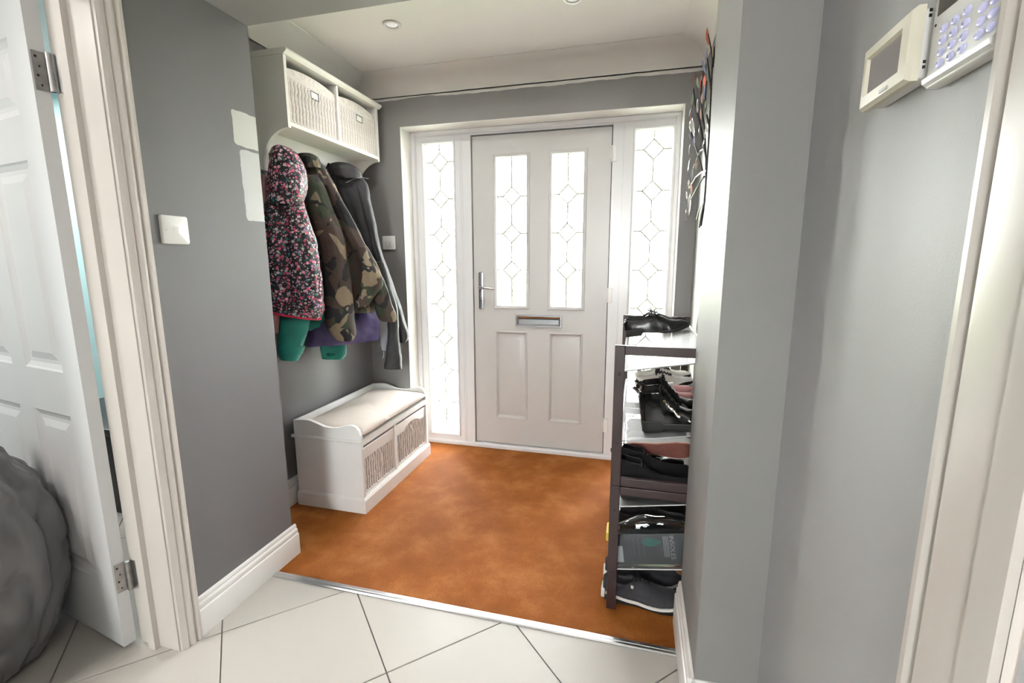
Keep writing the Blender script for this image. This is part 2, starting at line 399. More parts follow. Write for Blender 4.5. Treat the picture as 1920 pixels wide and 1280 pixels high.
# right-hand hall door, closed
d3 = thing('door_3', 'closed white door on the hall side beside the alarm keypad', None, (1.40, -2.865, 0), kind='structure')
mb = MB(); leaf(mb, lambda u, v, t: (1.386+t, -2.4705-u, v+.008), .790, 1.985, .036); mb.build('door_leaf', door_in, d3)
MB().lathe([(.0001, 0), (.024, 0), (.024, -.006), (.01, -.01), (.01, -.03), (.026, -.038), (.028, -.05), (.02, -.062), (.0001, -.064)], (1.386, -3.20, 1.0), 'x', 20).build('door_knob', chrome, d3, smooth=True)

# ------------------------------------------------------------------ front door, frame and side lights
fr = thing('trim_9', None, None, (.416, 0, 0), kind='structure')
F0, F1 = -.03, .05
holes = [(-.328, -.122, .075, 2.010), (-.006, .868, .029, 2.041), (.995, 1.203, .075, 2.006)]
MB().grid([-.4095, 1.2415], [0.0, 2.078], holes, XZ, -.018, F1).build('frame', upvc, fr)
for (a, b, c, d) in (holes[0], holes[2]):
    MB().ring_rect(a-.012, b+.012, c-.012, d+.012, [(0, -.018), (.001, -.024), (.006, -.027), (.012, -.024), (.02, -.008), (.02, .0)], XZ).build('glazing_bead', upvc, fr, smooth=25)
for xx in (-.079, -.066, .93):
    MB().box(xx-.003, xx+.003, -.021, -.018, .02, 2.06, .001).build('mullion_rib', upvc, fr)
MB().ring_rect(-.4095, 1.2415, 0, 2.078, [(0, -.018), (0, -.030), (.004, -.033), (.020, -.033), (.026, -.028), (.030, -.018)], XZ).build('frame_lip', upvc, fr, smooth=25)
MB().box(-.02, .885, -.026, -.0182, .004, .030, .003).build('threshold_bar', upvc, fr)
MB().ring_rect(-.006, .868, .029, 2.041, [(0, .0455), (.022, .0455), (.022, .05), (0, .05)], XZ).build('rebate', upvc, fr)
MB().ring_rect(-.0058, .8678, .0292, 2.0408, [(0, .012), (.0052, .012), (.0052, .020), (0, .020)], XZ).build('gasket', outline_black, fr)

def leading(mb, x0, x1, z0, z1, zc, hw, hh, per, y):
    def bar(a, b):
        a = Vector((a[0], y, a[1])); b = Vector((b[0], y, b[1])); t = (b-a).normalized(); n = Vector((-t.z, 0, t.x))*.0042
        mb.rings([[q+n+Vector((0, s, 0))*1 for s in ()] or [q+n+Vector((0, -.0015, 0)), q+n*.4+Vector((0, -.0026, 0)), q-n*.4+Vector((0, -.0026, 0)), q-n+Vector((0, -.0015, 0)), q-n+Vector((0, .0105, 0)), q+n+Vector((0, .0105, 0))] for q in (a, b)])
    xc = (x0+x1)/2; k = math.ceil((z0-zc+.02)/per); zs = []
    while zc+k*per < z1-.02: zs.append(zc+k*per); k += 1
    zs = [z for z in zs if z-hh > z0+.02 and z+hh < z1-.02]
    prev = z0
    for z in zs:
        bar((xc, prev), (xc, z-hh)); prev = z+hh
        bar((x0, z), (xc-hw, z)); bar((xc+hw, z), (x1, z))
        for sx in (-1, 1):
            for sz_ in (-1, 1): bar((xc+sx*hw, z), (xc, z+sz_*hh))
    bar((xc, prev), (xc, z1)); return mb
lead_m = mat('lead_came', (.42, .42, .34), .5, .3)
for n, (a, b, c, d) in enumerate((holes[0], holes[2])):
    wn = thing('window_%d' % (n+1), None, None, ((a+b)/2, .01, c), kind='structure')
    pn = MB().box(a-.004, b+.004, .004, .012, c-.004, d+.004).build('pane', glass, wn)
    leading(MB(), a, b, c, d, .982, .055, .056, .2285, .004).build('leading', lead_m, pn)

d1 = thing('door_1', 'white composite front door with two leaded glass lights', None, (.431, .02, .03), kind='structure')
GL = [(.156, .351), (.511, .703)]; GZ = (.980, 1.903)
PZ = (.215, .813); PX = [(.143, .362), (.501, .719)]
DH = [(a, b, *GZ) for a, b in GL] + [(a, b, *PZ) for a, b in PX] + [(.30, .565, .865, .905)]
MB().grid([0.0, .8622], [.0346, 2.0346], DH, XZ, -.004, .044).build('door_slab', door_w, d1)
for (a, b) in GL:
    MB().ring_rect(a-.022, b+.022, GZ[0]-.022, GZ[1]+.022, [(0, -.004), (.002, -.010), (.007, -.012), (.013, -.009), (.018, -.0075), (.022, -.0065), (.0225, .004), (.024, .006)], XZ).build('glazing_trim', door_w, d1, smooth=30)
    pn = MB().box(a-.002, b+.002, .008, .016, GZ[0]-.002, GZ[1]+.002).build('pane', glass, d1)
    leading(MB(), a, b, GZ[0], GZ[1], 1.2105, .057, .056, .2285, .008).build('leading', lead_m, pn)
for (a, b) in PX:
    MB().ring_rect(a, b, PZ[0], PZ[1], [(0, -.004), (.003, -.009), (.008, -.009), (.013, -.002), (.020, .006), (.030, .0055), (.052, -.003), (.056, -.0035)], XZ, cap=True).build('raised_panel', door_w, d1, smooth=20)
lb = MB().ring_rect(.28, .585, .846, .924, [(0, -.004), (.001, -.012), (.003, -.014), (.010, -.014), (.012, -.010), (.018, -.008), (.024, -.003)], XZ).build('letterbox', chrome, d1, smooth=25)
MB().box(.300, .565, -.006, .004, .860, .896, .002).build('flap', chrome, lb)
MB().box(.302, .563, .006, .02, .866, .906).build('slot', outline_black, lb)
hp = MB().rings([[(.049+.0165*math.cos(t)*k, y, (1.186 if math.sin(t) >= 0 else .963)+.0135*math.sin(t)*k) for t in [2*PI*j/28 for j in range(28)]] for y, k in ((-.004, 1), (-.010, 1), (-.0125, .93), (-.0135, .75))]).build('door_handle', chrome, d1, smooth=30)
MB().tube([(.047, -.012, 1.098), (.047, -.035, 1.098), (.047, -.047, 1.098), (.056, -.056, 1.098), (.075, -.058, 1.0975), (.110, -.057, 1.096), (.140, -.054, 1.094), (.152, -.051, 1.093)], [.011, .011, .0105, .010, .0092, .0088, .0085, .0075], 14).build('lever', chrome, hp, smooth=True)
MB().lathe([(.0001, 0), (.008, 0), (.0075, -.003), (.0001, -.0035)], (.052, -.0135, 1.03), 'y', 16).build('keyhole', steel, hp, smooth=True)
for zc in (1.882, 1.058, .227):
    h = MB(); h.tube([(.869, -.013, zc-.045), (.869, -.013, zc+.045)], .0085, 14)
    h.box(.856, .869, -.011, -.004, zc-.024, zc+.024, .002).box(.869, .893, -.024, -.018, zc-.045, zc+.045, .002)
    h.build('hinge', button_w, d1, smooth=40)
# lock keep on the frame
MB().box(-.005, .0005, -.012, .0, 1.095, 1.145, .001).build('lock_keep', steel, fr)

# hall end window, added for frontal fill light
w3 = thing('window_3', None, None, (.51, -6.08, FILL_WIN[2]), kind='structure')
MB().grid([FILL_WIN[0], FILL_WIN[1]], [FILL_WIN[2], FILL_WIN[3]], [(FILL_WIN[0]+.05, .49, FILL_WIN[2]+.05, FILL_WIN[3]-.05), (.53, FILL_WIN[1]-.05, FILL_WIN[2]+.05, FILL_WIN[3]-.05)], XZ, -6.11, -6.05).build('window_frame', upvc, w3)
for a, b in ((FILL_WIN[0]+.045, .495), (.525, FILL_WIN[1]-.045)): MB().box(a, b, -6.086, -6.078, FILL_WIN[2]+.045, FILL_WIN[3]-.045).build('pane', glass, w3)
MB().box(FILL_WIN[0]-.04, FILL_WIN[1]+.04, -6.02, -5.88, FILL_WIN[2]-.03, FILL_WIN[2]-.0005, .004).build('window_sill', gloss_white, w3)

# ground outside
grass = mat('lawn', (.27, .33, .17), .95, var=.25, vscale=3, bump=.5, bscale=60)
pave = mat('pale_paving', (.84, .81, .78), .9, var=.08, vscale=4)
MB().box(-30, 30, 2.6, 60, -.2, -.12).build('ground', grass, kind='structure')
MB().box(-30, 30, .12, 2.6, -.2, -.10).build('ground_path', pave, kind='structure')
MB().box(-30, 30, -40, -6.15, -.2, -.10).build('ground_patio', pave, kind='structure')

# ------------------------------------------------------------------ lamps: added fill lamps, then the porch spots
lamp_glow = bpy.data.materials.new('opal_diffuser'); lamp_glow.use_nodes = True
_b = sock(lamp_glow); _b.inputs['Base Color'].default_value = (.9, .88, .85, 1); _b.inputs['Emission Color'].default_value = (1, .95, .88, 1); _b.inputs['Emission Strength'].default_value = 4
def fill_ceiling_lamp(x, y, label, watt, size=.42):  # unseen flush lamp, added to brighten the side room
    t = thing('fill_ceiling_lamp', label, 'lamp', (x, y, ZH))
    MB().lathe([(.0001, -.001), (size*.52, -.001), (size*.52, -.02), (size*.48, -.03), (.0001, -.03)], (x, y, ZH), 'z', 32).build('base', button_w, t, smooth=30)
    df = MB().lathe([(size*.47, -.03), (size*.46, -.05), (size*.36, -.075), (size*.18, -.088), (.0001, -.09)], (x, y, ZH), 'z', 32).build('diffuser', lamp_glow, t, smooth=True)
    l = bpy.data.lights.new('fill_light', 'AREA'); l.shape = 'DISK'; l.size = size; l.energy = watt; l.color = (1, .95, .89)
    lo = bpy.data.objects.new('fill_light', l); COL.objects.link(lo); lo.parent = t; lo.location = (0, 0, -.10)
def pendant(x, y, z, label, watt):  # unseen pendant, added as fill light for hall and porch
    t = thing('fill_pendant_lamp', label, 'lamp', (x, y, ZH))
    MB().lathe([(.0001, -.0005), (.045, -.0005), (.045, -.012), (.03, -.022), (.0001, -.024)], (x, y, ZH), 'z', 24).build('ceiling_rose', button_w, t, smooth=30)
    MB().tube([(x, y, ZH-.02), (x, y, z+.13)], .003, 8).build('cord', button_w, t, smooth=True)
    MB().lathe([(.028, .125), (.07, .11), (.11, .075), (.128, .02), (.125, -.04), (.10, -.09), (.06, -.12), (.0001, -.13)], (x, y, z), 'z', 32).build('globe_shade', lamp_glow, t, smooth=True)
    l = bpy.data.lights.new('fill_light', 'POINT'); l.shadow_soft_size = .135; l.energy = watt; l.color = (1, .95, .9)
    lo = bpy.data.objects.new('fill_light', l); COL.objects.link(lo); lo.parent = t; lo.location = (0, 0, z-ZH)
pendant(.72, -3.05, 2.02, 'added white opal globe pendant lamp giving fill light in the hall', HALL_FILL_W)
fill_ceiling_lamp(-2.5, -1.25, 'added round opal fill lamp on the teal room ceiling over the black storage box', 26)
fill_ceiling_lamp(-1.25, -2.95, 'added round opal fill lamp on the teal room ceiling near the refuse sack', ROOM_FILL_W)
# recessed spots in the porch ceiling, given a low added light to fill the porch
spot_glow = bpy.data.materials.new('spot_lens'); spot_glow.use_nodes = True
_b = sock(spot_glow); _b.inputs['Base Color'].default_value = (.6, .6, .6, 1); _b.inputs['Emission Color'].default_value = (1, .97, .93, 1); _b.inputs['Emission Strength'].default_value = .25
def downlight(x, y, label):
    t = thing('downlight', label, 'spotlight', (x, y, ZC))
    MB().lathe([(.044, 0), (.044, -.003), (.040, -.006), (.030, -.005), (.026, .0), (.044, 0)], (x, y, ZC-.0005), 'z', 28).build('bezel', button_w, t, smooth=30)
    MB().lathe([(.0001, -.003), (.012, -.0035), (.024, -.0015), (.026, -.0005)], (x, y, ZC-.0005), 'z', 24).build('lamp_face', spot_glow, t, smooth=True)
    l = bpy.data.lights.new('spot_light', 'SPOT'); l.spot_size = math.radians(165); l.spot_blend = 1; l.shadow_soft_size = .026; l.energy = SPOT_W; l.color = (1, .97, .93)
    lo = bpy.data.objects.new('spot_light', l); COL.objects.link(lo); lo.parent = t; lo.location = (0, 0, -.012)
downlight(-.133, -.734, 'small round recessed spotlight in the porch ceiling over the coats')
downlight(.723, -.735, 'small round recessed spotlight in the porch ceiling over the front door')

# ------------------------------------------------------------------ light switches
def wall_switch(name, label, cat, c, P, wd, ht, rockers):
    """P(u,v,t): face plane; t grows out of the wall"""
    t = thing(name, label, cat, c)
    r = .006
    def rr(w_, h_, k): 
        out = []
        for (cx, cy, a0) in ((w_-r, h_-r, 0), (-w_+r, h_-r, 90), (-w_+r, -h_+r, 180), (w_-r, -h_+r, 270)):
            for i in range(5): a = math.radians(a0+i*22.5); out.append((cx+r*math.cos(a), cy+r*math.sin(a)))
        return out
    MB().rings([[P(u, v, z) for u, v in rr(wd/2-d, ht/2-d, 0)] for d, z in ((0, 0), (0, .006), (.0015, .0085), (.004, .0095))]).build('faceplate', button_w, t, smooth=30)
    for u0 in rockers:
        q = MB(); a = [(-.006, -.011), (.006, -.011), (.006, .011), (-.006, .011)]
        q.rings([[P(u0+u, v, .0094) for u, v in a], [P(u0+u*.94, v*.94, .0125 + (.0025 if v > 0 else -.0005)) for u, v in a]]); q.build('rocker', button_w, t)
    for u0 in (-wd*.35, wd*.35):
        MB().rings([[P(u0+.0022*k*math.cos(j*PI/5), .0022*k*math.sin(j*PI/5), z) for j in range(10)] for k, z in ((1, .0094), (.9, .0102))]).build('screw', cream_p, t)
wall_switch('light_switch', 'white single light switch on the grey hall wall beside the door casing', 'switch', (HL, -1.761, 1.364), lambda u, v, t: (HL+t, -1.761+u, 1.364+v), .090, .087, [0])
wall_switch('light_switch', 'white double light switch on the back wall beside the black jacket', 'switch', (-.521, YB, 1.385), lambda u, v, t: (-.521+u, YB-t, 1.385+v), .088, .086, [-.012, .012])

# ------------------------------------------------------------------ coat shelf
SX0, SX1, SY0, SY1 = XL+.002, -.505, -1.04, -.258
sh = thing('coat_shelf', 'white wall-mounted coat shelf with two basket cubbies and curved brackets', 'shelf', (XL, (SY0+SY1)/2, 1.88))
SZ0, SZ1 = 1.872, 2.165
def side_poly():
    p = [(SX0, 2.165), (SX1, 2.165), (SX1, 1.862)]
    # concave curve sweeping back to the wall
    for i in range(1, 13):
        a = PI/2*i/12; p.append((SX0+.028+(SX1-SX0-.028)*(1-math.sin(a)), 1.862-.17*(1-math.cos(a))))
    p += [(SX0, 1.69)]
    return p
for y0 in (SY0, SY1-.018): MB().prism(side_poly(), 'y', y0, y0+.018).build('side_panel', furn, sh)
MB().box(SX0, SX1, SY0+.018, SY1-.018, SZ0, SZ0+.018, .001).build('bottom_board', furn, sh)
MB().prism([(SX0, 2.165), (SX1+.006, 2.165), (SX1+.012, 2.171), (SX1+.018, 2.174), (SX1+.022, 2.180), (SX1+.020, 2.187), (SX1+.012, 2.190), (SX0, 2.190)], 'y', SY0-.004, SY1+.016).build('top_cornice', furn, sh, smooth=40)
YM = (SY0+SY1)/2
MB().box(SX0, SX1-.002, YM-.008, YM+.008, SZ0+.018, SZ1, .001).build('divider', furn, sh)
MB().box(SX0, SX0+.012, SY0+.018, SY1-.018, 1.69, SZ1, .001).build('back_panel', furn, sh)
hook_m = mat('black_hook', (.02, .02, .02), .35, .6)
hook_ys = [-.97, -.84, -.72, -.58, -.44, -.34]
for y in hook_ys:
    h = MB(); x = SX0+.012
    h.box(x, x+.004, y-.009, y+.009, 1.715, 1.775, .0015)
    h.tube([(x+.003, y, 1.735), (x+.02, y, 1.725), (x+.034, y, 1.728), (x+.040, y, 1.745)], [.005, .0045, .0045, .006], 8)
    h.tube([(x+.003, y, 1.76), (x+.025, y, 1.775), (x+.045, y, 1.80)], [.005, .0045, .007], 8)
    h.build('coat_hook', hook_m, sh, smooth=True)

# wicker drawers in the shelf
def stake_mesh(h, r, wav, seed, n=14):
    rnd = random.Random(seed); ph = rnd.random()*6
    return [(0+wav*math.sin(ph+i*1.1), 0+wav*.6*math.cos(ph*2+i*.9), h*i/n) for i in range(n+1)], [r*(1+.12*math.sin(ph+i*2.3)) for i in range(n+1)]
def shelf_basket(y0, y1, label):
    x1 = SX1-.012; x0 = SX0+.02; z0 = SZ0+.0185; zt = z0+.232
    b = thing('wicker_basket', label, 'basket', ((x0+x1)/2, (y0+y1)/2, z0), 'wicker baskets in the coat shelf')
    MB().grid([y0+.004, y1-.004], [z0, zt-.03], [], YZ, x1-.024, x1-.012).box(x0, x1-.012, y0+.003, y0+.011, z0, zt-.04).box(x0, x1-.012, y1-.011, y1-.003, z0, zt-.04).box(x0, x0+.008, y0+.004, y1-.004, z0, zt-.04).box(x0, x1-.012, y0+.004, y1-.004, z0, z0+.008).build('body', wick, b)
    # bowed upper rim band
    R = []
    for i in range(17):
        k = i/16; y = y0+.004+(y1-y0-.008)*k; bow = .020*math.sin(PI*k)**.8
        R.append([(x1-.014, y, zt-.052), (x1-.001, y, zt-.052), (x1+.002, y, zt-.03+bow*.5), (x1, y, zt-.008+bow), (x1-.006, y, zt-.003+bow), (x1-.014, y, zt-.008+bow)])
    MB().rings(R).build('rim_band', wick, b, smooth=40)
    MB().tube([(x1-.004, y0+.005, z0+.007), (x1-.002, (y0+y1)/2, z0+.006), (x1-.004, y1-.005, z0+.007)], .006, 8).build('base_band', wick, b, smooth=True)
    n = 15; pts, rs = stake_mesh(.186, .0108, .0012, 3)
    first = None
    for i in range(n):
        y = y0+.014+(y1-y0-.028)*i/(n-1)
        if first is None:
            first = MB().tube([(x1-.006+p[0], y+p[1], z0+.004+p[2]) for p in pts], rs, 8).build('stake', wick, b, smooth=True); fy = y
        else:
            c = first.copy(); COL.objects.link(c); c.parent = b; c.location = (0, y-fy, 0)
    # finger hole with metal label holder
    yc = (y0+y1)/2+.01
    MB().ring_rect(yc-.030, yc+.030, z0+.148, z0+.184, [(0, x1+.004), (0, x1+.0065), (.004, x1+.0065), (.005, x1+.004)], YZ).build('label_holder', chrome, b)
    MB().box(x1+.0035, x1+.0048, yc-.026, yc+.026, z0+.152, z0+.180).build('card', button_w, b)
shelf_basket(SY0+.02, YM-.01, 'white wicker basket in the shelf cubby above the floral coat')
shelf_basket(YM+.01, SY1-.02, 'white wicker basket in the shelf cubby above the black jacket')

# ------------------------------------------------------------------ hall bench
BX0, BX1, BY0, BY1 = -.647, -.258, -1.0, -.235
be = thing('storage_bench', 'white wooden hall bench with scalloped arms and two drawer baskets', 'bench', ((BX0+BX1)/2, (BY0+BY1)/2, 0))
sw = [(-.642, .463), (-.60, .468), (-.570, .470), (-.546, .468), (-.517, .460), (-.489, .450), (-.464, .443), (-.424, .440), (-.385, .444), (-.355, .453), (-.329, .460), (-.305, .462), (-.283, .455), (-.268, .438), (-.260, .413), (-.258, .389)]
for y0 in (BY0, BY1-.018):
    MB().prism([(BX0, .07)] + [(BX0, .463)] + sw + [(BX1, .07)], 'y', y0, y0+.018).build('side_panel', furn_b, be)
MB().box(BX0, BX0+.015, BY0+.018, BY1-.018, .07, .463, .001).build('back_panel', furn_b, be)
for y0, y1 in ((BY0-.008, BY0+.0005), (BY1-.0005, BY1+.008)):
    MB().prism([(y0, .372), (y1, .372), (y1, .388), (y0, .388), (y0+(-.003 if y0 < -.5 else .0), .380)] if y0 < -.5 else [(y0, .372), (y1, .372), (y1+.003, .380), (y1, .388), (y0, .388)], 'x', BX0-.012, BX1+.002).build('arm_moulding', furn_b, be)
pl = [(BX0-.004, BY0-.009), (BX1+.010, BY0-.009), (BX1+.010, BY1+.009), (BX0-.004, BY1+.009)]
MB().rings([[(x, y, 0) for x, y in pl], [(x, y, .068) for x, y in pl], [(x*.98-.009 if 0 else x+(.007 if x < -.5 else -.007), y+(.006 if y < -.6 else -.006), .082) for x, y in pl]]).build('plinth', furn_b, be)
MB().box(BX0+.015, BX1-.002, BY0+.018, BY1-.018, .366, .384, .001).build('seat_board', furn_b, be)
MB().box(BX1-.02, BX1-.001, BY0+.018, BY1-.018, .352, .372, .002).build('front_rail', furn_b, be)
BM = -.651
MB().box(BX0+.015, BX1-.002, BM-.009, BM+.009, .08, .366, .001).build('divider', furn_b, be)
MB().box(BX0+.015, BX1-.004, BY0+.018, BY1-.018, .078, .088, .001).build('base_board', furn_b, be)

def bench_basket(y0, y1, label, arch):
    x1 = BX1-.008; x0 = BX0+.03; z0 = .0885; zt = z0+.248
    b = thing('bench_basket', label, 'basket', ((x0+x1)/2, (y0+y1)/2, z0), 'drawer baskets in the bench')
    MB().box(x0, x1-.012, y0+.003, y0+.012, z0, zt-.01).box(x0, x1-.012, y1-.012, y1-.003, z0, zt-.01).box(x0, x0+.01, y0+.003, y1-.003, z0, zt-.01).box(x0, x1-.014, y0+.003, y1-.003, z0, z0+.008).box(x1-.024, x1-.016, y0+.005, y1-.005, z0, zt-.03).build('body', wick2, b)
    # whitewashed top board, lower edge arched for the hand on one of them
    R = []
    for i in range(25):
        k = i/24; y = y0+.003+(y1-y0-.006)*k
        lo = zt-.062+(.030*max(0, math.sin(PI*min(1, max(0, (k-.28)/.5))))**.6 if arch else .004*math.sin(PI*k))
        R.append([(x1-.012, y, lo), (x1, y, lo), (x1+.001, y, zt-.004), (x1-.003, y, zt), (x1-.012, y, zt)])
    MB().rings(R).build('top_board', furn_b, b)
    MB().box(x1-.012, x1, y0+.003, y1-.003, z0, z0+.014, .003).build('bottom_rail', furn_b, b)
    for ya in (y0+.003, y1-.015): MB().box(x1-.012, x1-.001, ya, ya+.012, z0+.014, zt-.06, .002).build('corner_post', furn_b, b)
    n = 14; rnd = random.Random(int(arch)+5); firsts = []
    for s in range(3):
        pts, rs = stake_mesh(.205, .0072, .0016, 11+s+int(arch)*3)
        firsts.append(pts and (pts, rs))
    objs = {}
    for i in range(n):
        y = y0+.022+(y1-y0-.044)*i/(n-1); s = i % 3
        if s not in objs:
            pts, rs = firsts[s]
            objs[s] = (MB().tube([(x1-.0075+p[0], y+p[1], z0+.006+p[2]) for p in pts], rs, 8).build('stake', wick2, b, smooth=True), y)
        else:
            c = objs[s][0].copy(); COL.objects.link(c); c.parent = b; c.location = (0, y-objs[s][1], 0)
    # weavers bowing across the stakes behind
    for z in (.06, .13):
        MB().tube([(x1-.014+.003*math.sin(j*PI), y0+.01+(y1-y0-.02)*j/28, z0+z+.002*math.sin(j)) for j in range(29)], .004, 6).build('weaver', wick2, b, smooth=True)
    yc = y0+(y1-y0)*.5
    MB().tube([(x1-.004, yc-.012, zt-.055), (x1+.006, yc-.004, zt-.085), (x1+.007, yc+.002, zt-.13), (x1+.004, yc+.004, z0+.07), (x1-.003, yc-.004, z0+.03)], [.006, .007, .0075, .007, .005], 8).build('pull_loop', cush, b, smooth=True)
bench_basket(BY0+.0185, BM-.0095, 'whitewashed rattan drawer basket with straight top board under the bench', False)
bench_basket(BM+.0095, BY1-.0185, 'whitewashed rattan drawer basket with arched hand hole under the bench', True)

# seat cushion: puffed box with crease dents
cu = MB(); nx, ny = 26, 46; cx0, cx1, cy0, cy1 = BX0+.017, BX1+.004, BY0+.021, BY1-.021
def cpt(i, j, top):
    u, v = i/nx, j/ny; x = cx0+(cx1-cx0)*u; y = cy0+(cy1-cy0)*v
    e = (1-abs(2*u-1)**7)*(1-abs(2*v-1)**12); e = max(0, e)**.45
    z = .385+.028 + (.033 if top else -.0278)*e
    if top:
        z += .010*(1-(2*u-1)**2)*(1-(2*v-1)**2)+.004*noise.noise((x*7, y*5, .3))*e
        for (a, b, l, d, q) in ((-.44, -.62, .07, .006, .9), (-.40, -.50, .06, .005, .4), (-.36, -.72, .05, .004, 1.4), (-.50, -.42, .05, .004, .2)):
            r = ((x-a)*math.cos(q)+(y-b)*math.sin(q))/.012; s_ = (-(x-a)*math.sin(q)+(y-b)*math.cos(q))/l
            z -= d*math.exp(-r*r-s_*s_)
    return (x, y, z)
for top in (True, False):
    k = len(cu.v); cu.v += [Vector(cpt(i, j, top)) for i in range(nx+1) for j in range(ny+1)]
    for i in range(nx):
        for j in range(ny): a = k+i*(ny+1)+j; cu.f.append((a, a+1, a+ny+2, a+ny+1))
k2 = (nx+1)*(ny+1)
per = [(i, 0) for i in range(nx)]+[(nx, j) for j in range(ny)]+[(i, ny) for i in range(nx, 0, -1)]+[(0, j) for j in range(ny, 0, -1)]
for a, b in zip(per, per[1:]+per[:1]):
    ia, ib = a[0]*(ny+1)+a[1], b[0]*(ny+1)+b[1]; cu.f.append((ia, ib, k2+ib, k2+ia))
cc = thing('seat_cushion', 'beige cotton seat cushion lying on the white bench', 'cushion', ((cx0+cx1)/2, (cy0+cy1)/2, .386))
cu.build('cushion_cover', cush, cc, smooth='all')
MB().tube([(cx0+.006, cy0+.004, .413), (cx1-.004, cy0+.004, .413), (cx1-.002, (cy0+cy1)/2, .413), (cx1-.004, cy1-.004, .413), (cx0+.006, cy1-.004, .413)], .0028, 6).build('piping', cush, cc, smooth=True)

# ------------------------------------------------------------------ coats
def ramp_mat(name, rough, stops, scale, detail=3, dist=0., stretch=(1, 1, 1), const=False, bump=.25, bscale=40, sheen=0, spec=.4):
    m = mat(name, (.5, .5, .5), rough, var=0, bump=bump, bscale=bscale, sheen=sheen, spec=spec); N, L = nodes_of(m); b = sock(m)
    tc = N.new('ShaderNodeTexCoord'); mp = N.new('ShaderNodeMapping'); mp.inputs['Scale'].default_value = stretch; L.new(tc.outputs['Object'], mp.inputs[0])
    nz = N.new('ShaderNodeTexNoise'); nz.inputs['Scale'].default_value = scale; nz.inputs['Detail'].default_value = detail; nz.inputs['Distortion'].default_value = dist
    L.new(mp.outputs[0], nz.inputs['Vector']); cr = N.new('ShaderNodeValToRGB'); e = cr.color_ramp.elements
    if const: cr.color_ramp.interpolation = 'CONSTANT'
    e[0].position = stops[0][0]; e[0].color = (*stops[0][1], 1); e[1].position = stops[-1][0]; e[1].color = (*stops[-1][1], 1)
    for p, c in stops[1:-1]: k = e.new(p); k.color = (*c, 1)
    L.new(nz.outputs['Fac'], cr.inputs[0]); L.new(cr.outputs[0], b.inputs['Base Color']); return m
def camo():
    m = mat('camouflage_cotton', (.05, .035, .027), .8, var=0, bump=.35, bscale=30); N, L = nodes_of(m); b = sock(m)
    tc = N.new('ShaderNodeTexCoord'); base = None
    for (off, sc, thr, c) in ((0, 6, .0, (.052, .034, .026)), (3.1, 7, .55, (.030, .040, .022)), (7.7, 7.5, .545, (.20, .155, .10)), (12.3, 8.5, .565, (.010, .010, .012))):
        mp = N.new('ShaderNodeMapping'); mp.inputs['Location'].default_value = (off, off*.7, off*1.3); mp.inputs['Scale'].default_value = (1, 1, .8); L.new(tc.outputs['Object'], mp.inputs[0])
        nz = N.new('ShaderNodeTexNoise'); nz.inputs['Scale'].default_value = sc; nz.inputs['Detail'].default_value = 2.5; nz.inputs['Distortion'].default_value = .7; L.new(mp.outputs[0], nz.inputs['Vector'])
        gt = N.new('ShaderNodeMath'); gt.operation = 'GREATER_THAN'; gt.inputs[1].default_value = thr; L.new(nz.outputs['Fac'], gt.inputs[0])
        mx = N.new('ShaderNodeMix'); mx.data_type = 'RGBA'; L.new(gt.outputs[0], mx.inputs[0]); mx.inputs[7].default_value = (*c, 1)
        if base is None: mx.inputs[6].default_value = (*c, 1)
        else: L.new(base, mx.inputs[6])
        base = mx.outputs[2]
    L.new(base, b.inputs['Base Color']); return m
camo_m = camo()
black_m = ramp_mat('black_softshell', .6, [(.3, (.020, .020, .024)), (.7, (.038, .037, .042))], 8, bump=.35, bscale=25)
teal_m = ramp_mat('teal_padded_nylon', .45, [(.3, (.010, .20, .165)), (.7, (.018, .28, .225))], 8, bump=.3, bscale=30)
purple_m = ramp_mat('purple_padded_nylon', .38, [(.3, (.052, .042, .125)), (.7, (.12, .098, .25))], 6, bump=.5, bscale=22)
pink_m = mat('dusty_pink_wool', (.36, .20, .20), .9, bump=.2)
greyl_m = mat('grey_lining', (.33, .33, .37), .5, bump=.3, bscale=60)
red_trim = mat('red_trim', (.55, .02, .07), .6)
def floral():
    m = mat('floral_quilted_cotton', (.01, .012, .018), .55, var=0); N, L = nodes_of(m); b = sock(m)
    tc = N.new('ShaderNodeTexCoord'); src = tc.outputs['Object']
    base = None
    cols = [[(0, (.62, .08, .16)), (.22, (.80, .34, .44)), (.42, (.62, .60, .55)), (.60, (.50, .05, .10)), (.74, (.05, .22, .20)), (.86, (.42, .30, .46))],
            [(0, (.70, .62, .62)), (.25, (.60, .10, .20)), (.5, (.25, .20, .34)), (.7, (.65, .40, .45)), (.85, (.06, .16, .15))]]
    for (sc, thr, st) in ((58, .40, cols[0]), (95, .34, cols[1])):
        v = N.new('ShaderNodeTexVoronoi'); v.inputs['Scale'].default_value = sc; L.new(src, v.inputs['Vector'])
        lt = N.new('ShaderNodeMath'); lt.operation = 'LESS_THAN'; lt.inputs[1].default_value = thr; L.new(v.outputs['Distance'], lt.inputs[0])
        sp = N.new('ShaderNodeSeparateColor'); L.new(v.outputs['Color'], sp.inputs[0])
        cr = N.new('ShaderNodeValToRGB'); cr.color_ramp.interpolation = 'CONSTANT'; e = cr.color_ramp.elements
        e[0].position = 0; e[0].color = (*st[0][1], 1); e[1].position = st[-1][0]; e[1].color = (*st[-1][1], 1)
        for p, c in st[1:-1]: k = e.new(p); k.color = (*c, 1)
        L.new(sp.outputs[0], cr.inputs[0])
        mx = N.new('ShaderNodeMix'); mx.data_type = 'RGBA'; L.new(lt.outputs[0], mx.inputs[0])
        if base is None: mx.inputs[6].default_value = (.010, .012, .018, 1)
        else: L.new(base, mx.inputs[6])
        L.new(cr.outputs[0], mx.inputs[7]); base = mx.outputs[2]
    L.new(base, b.inputs['Base Color'])
    return m
floral_m = floral()

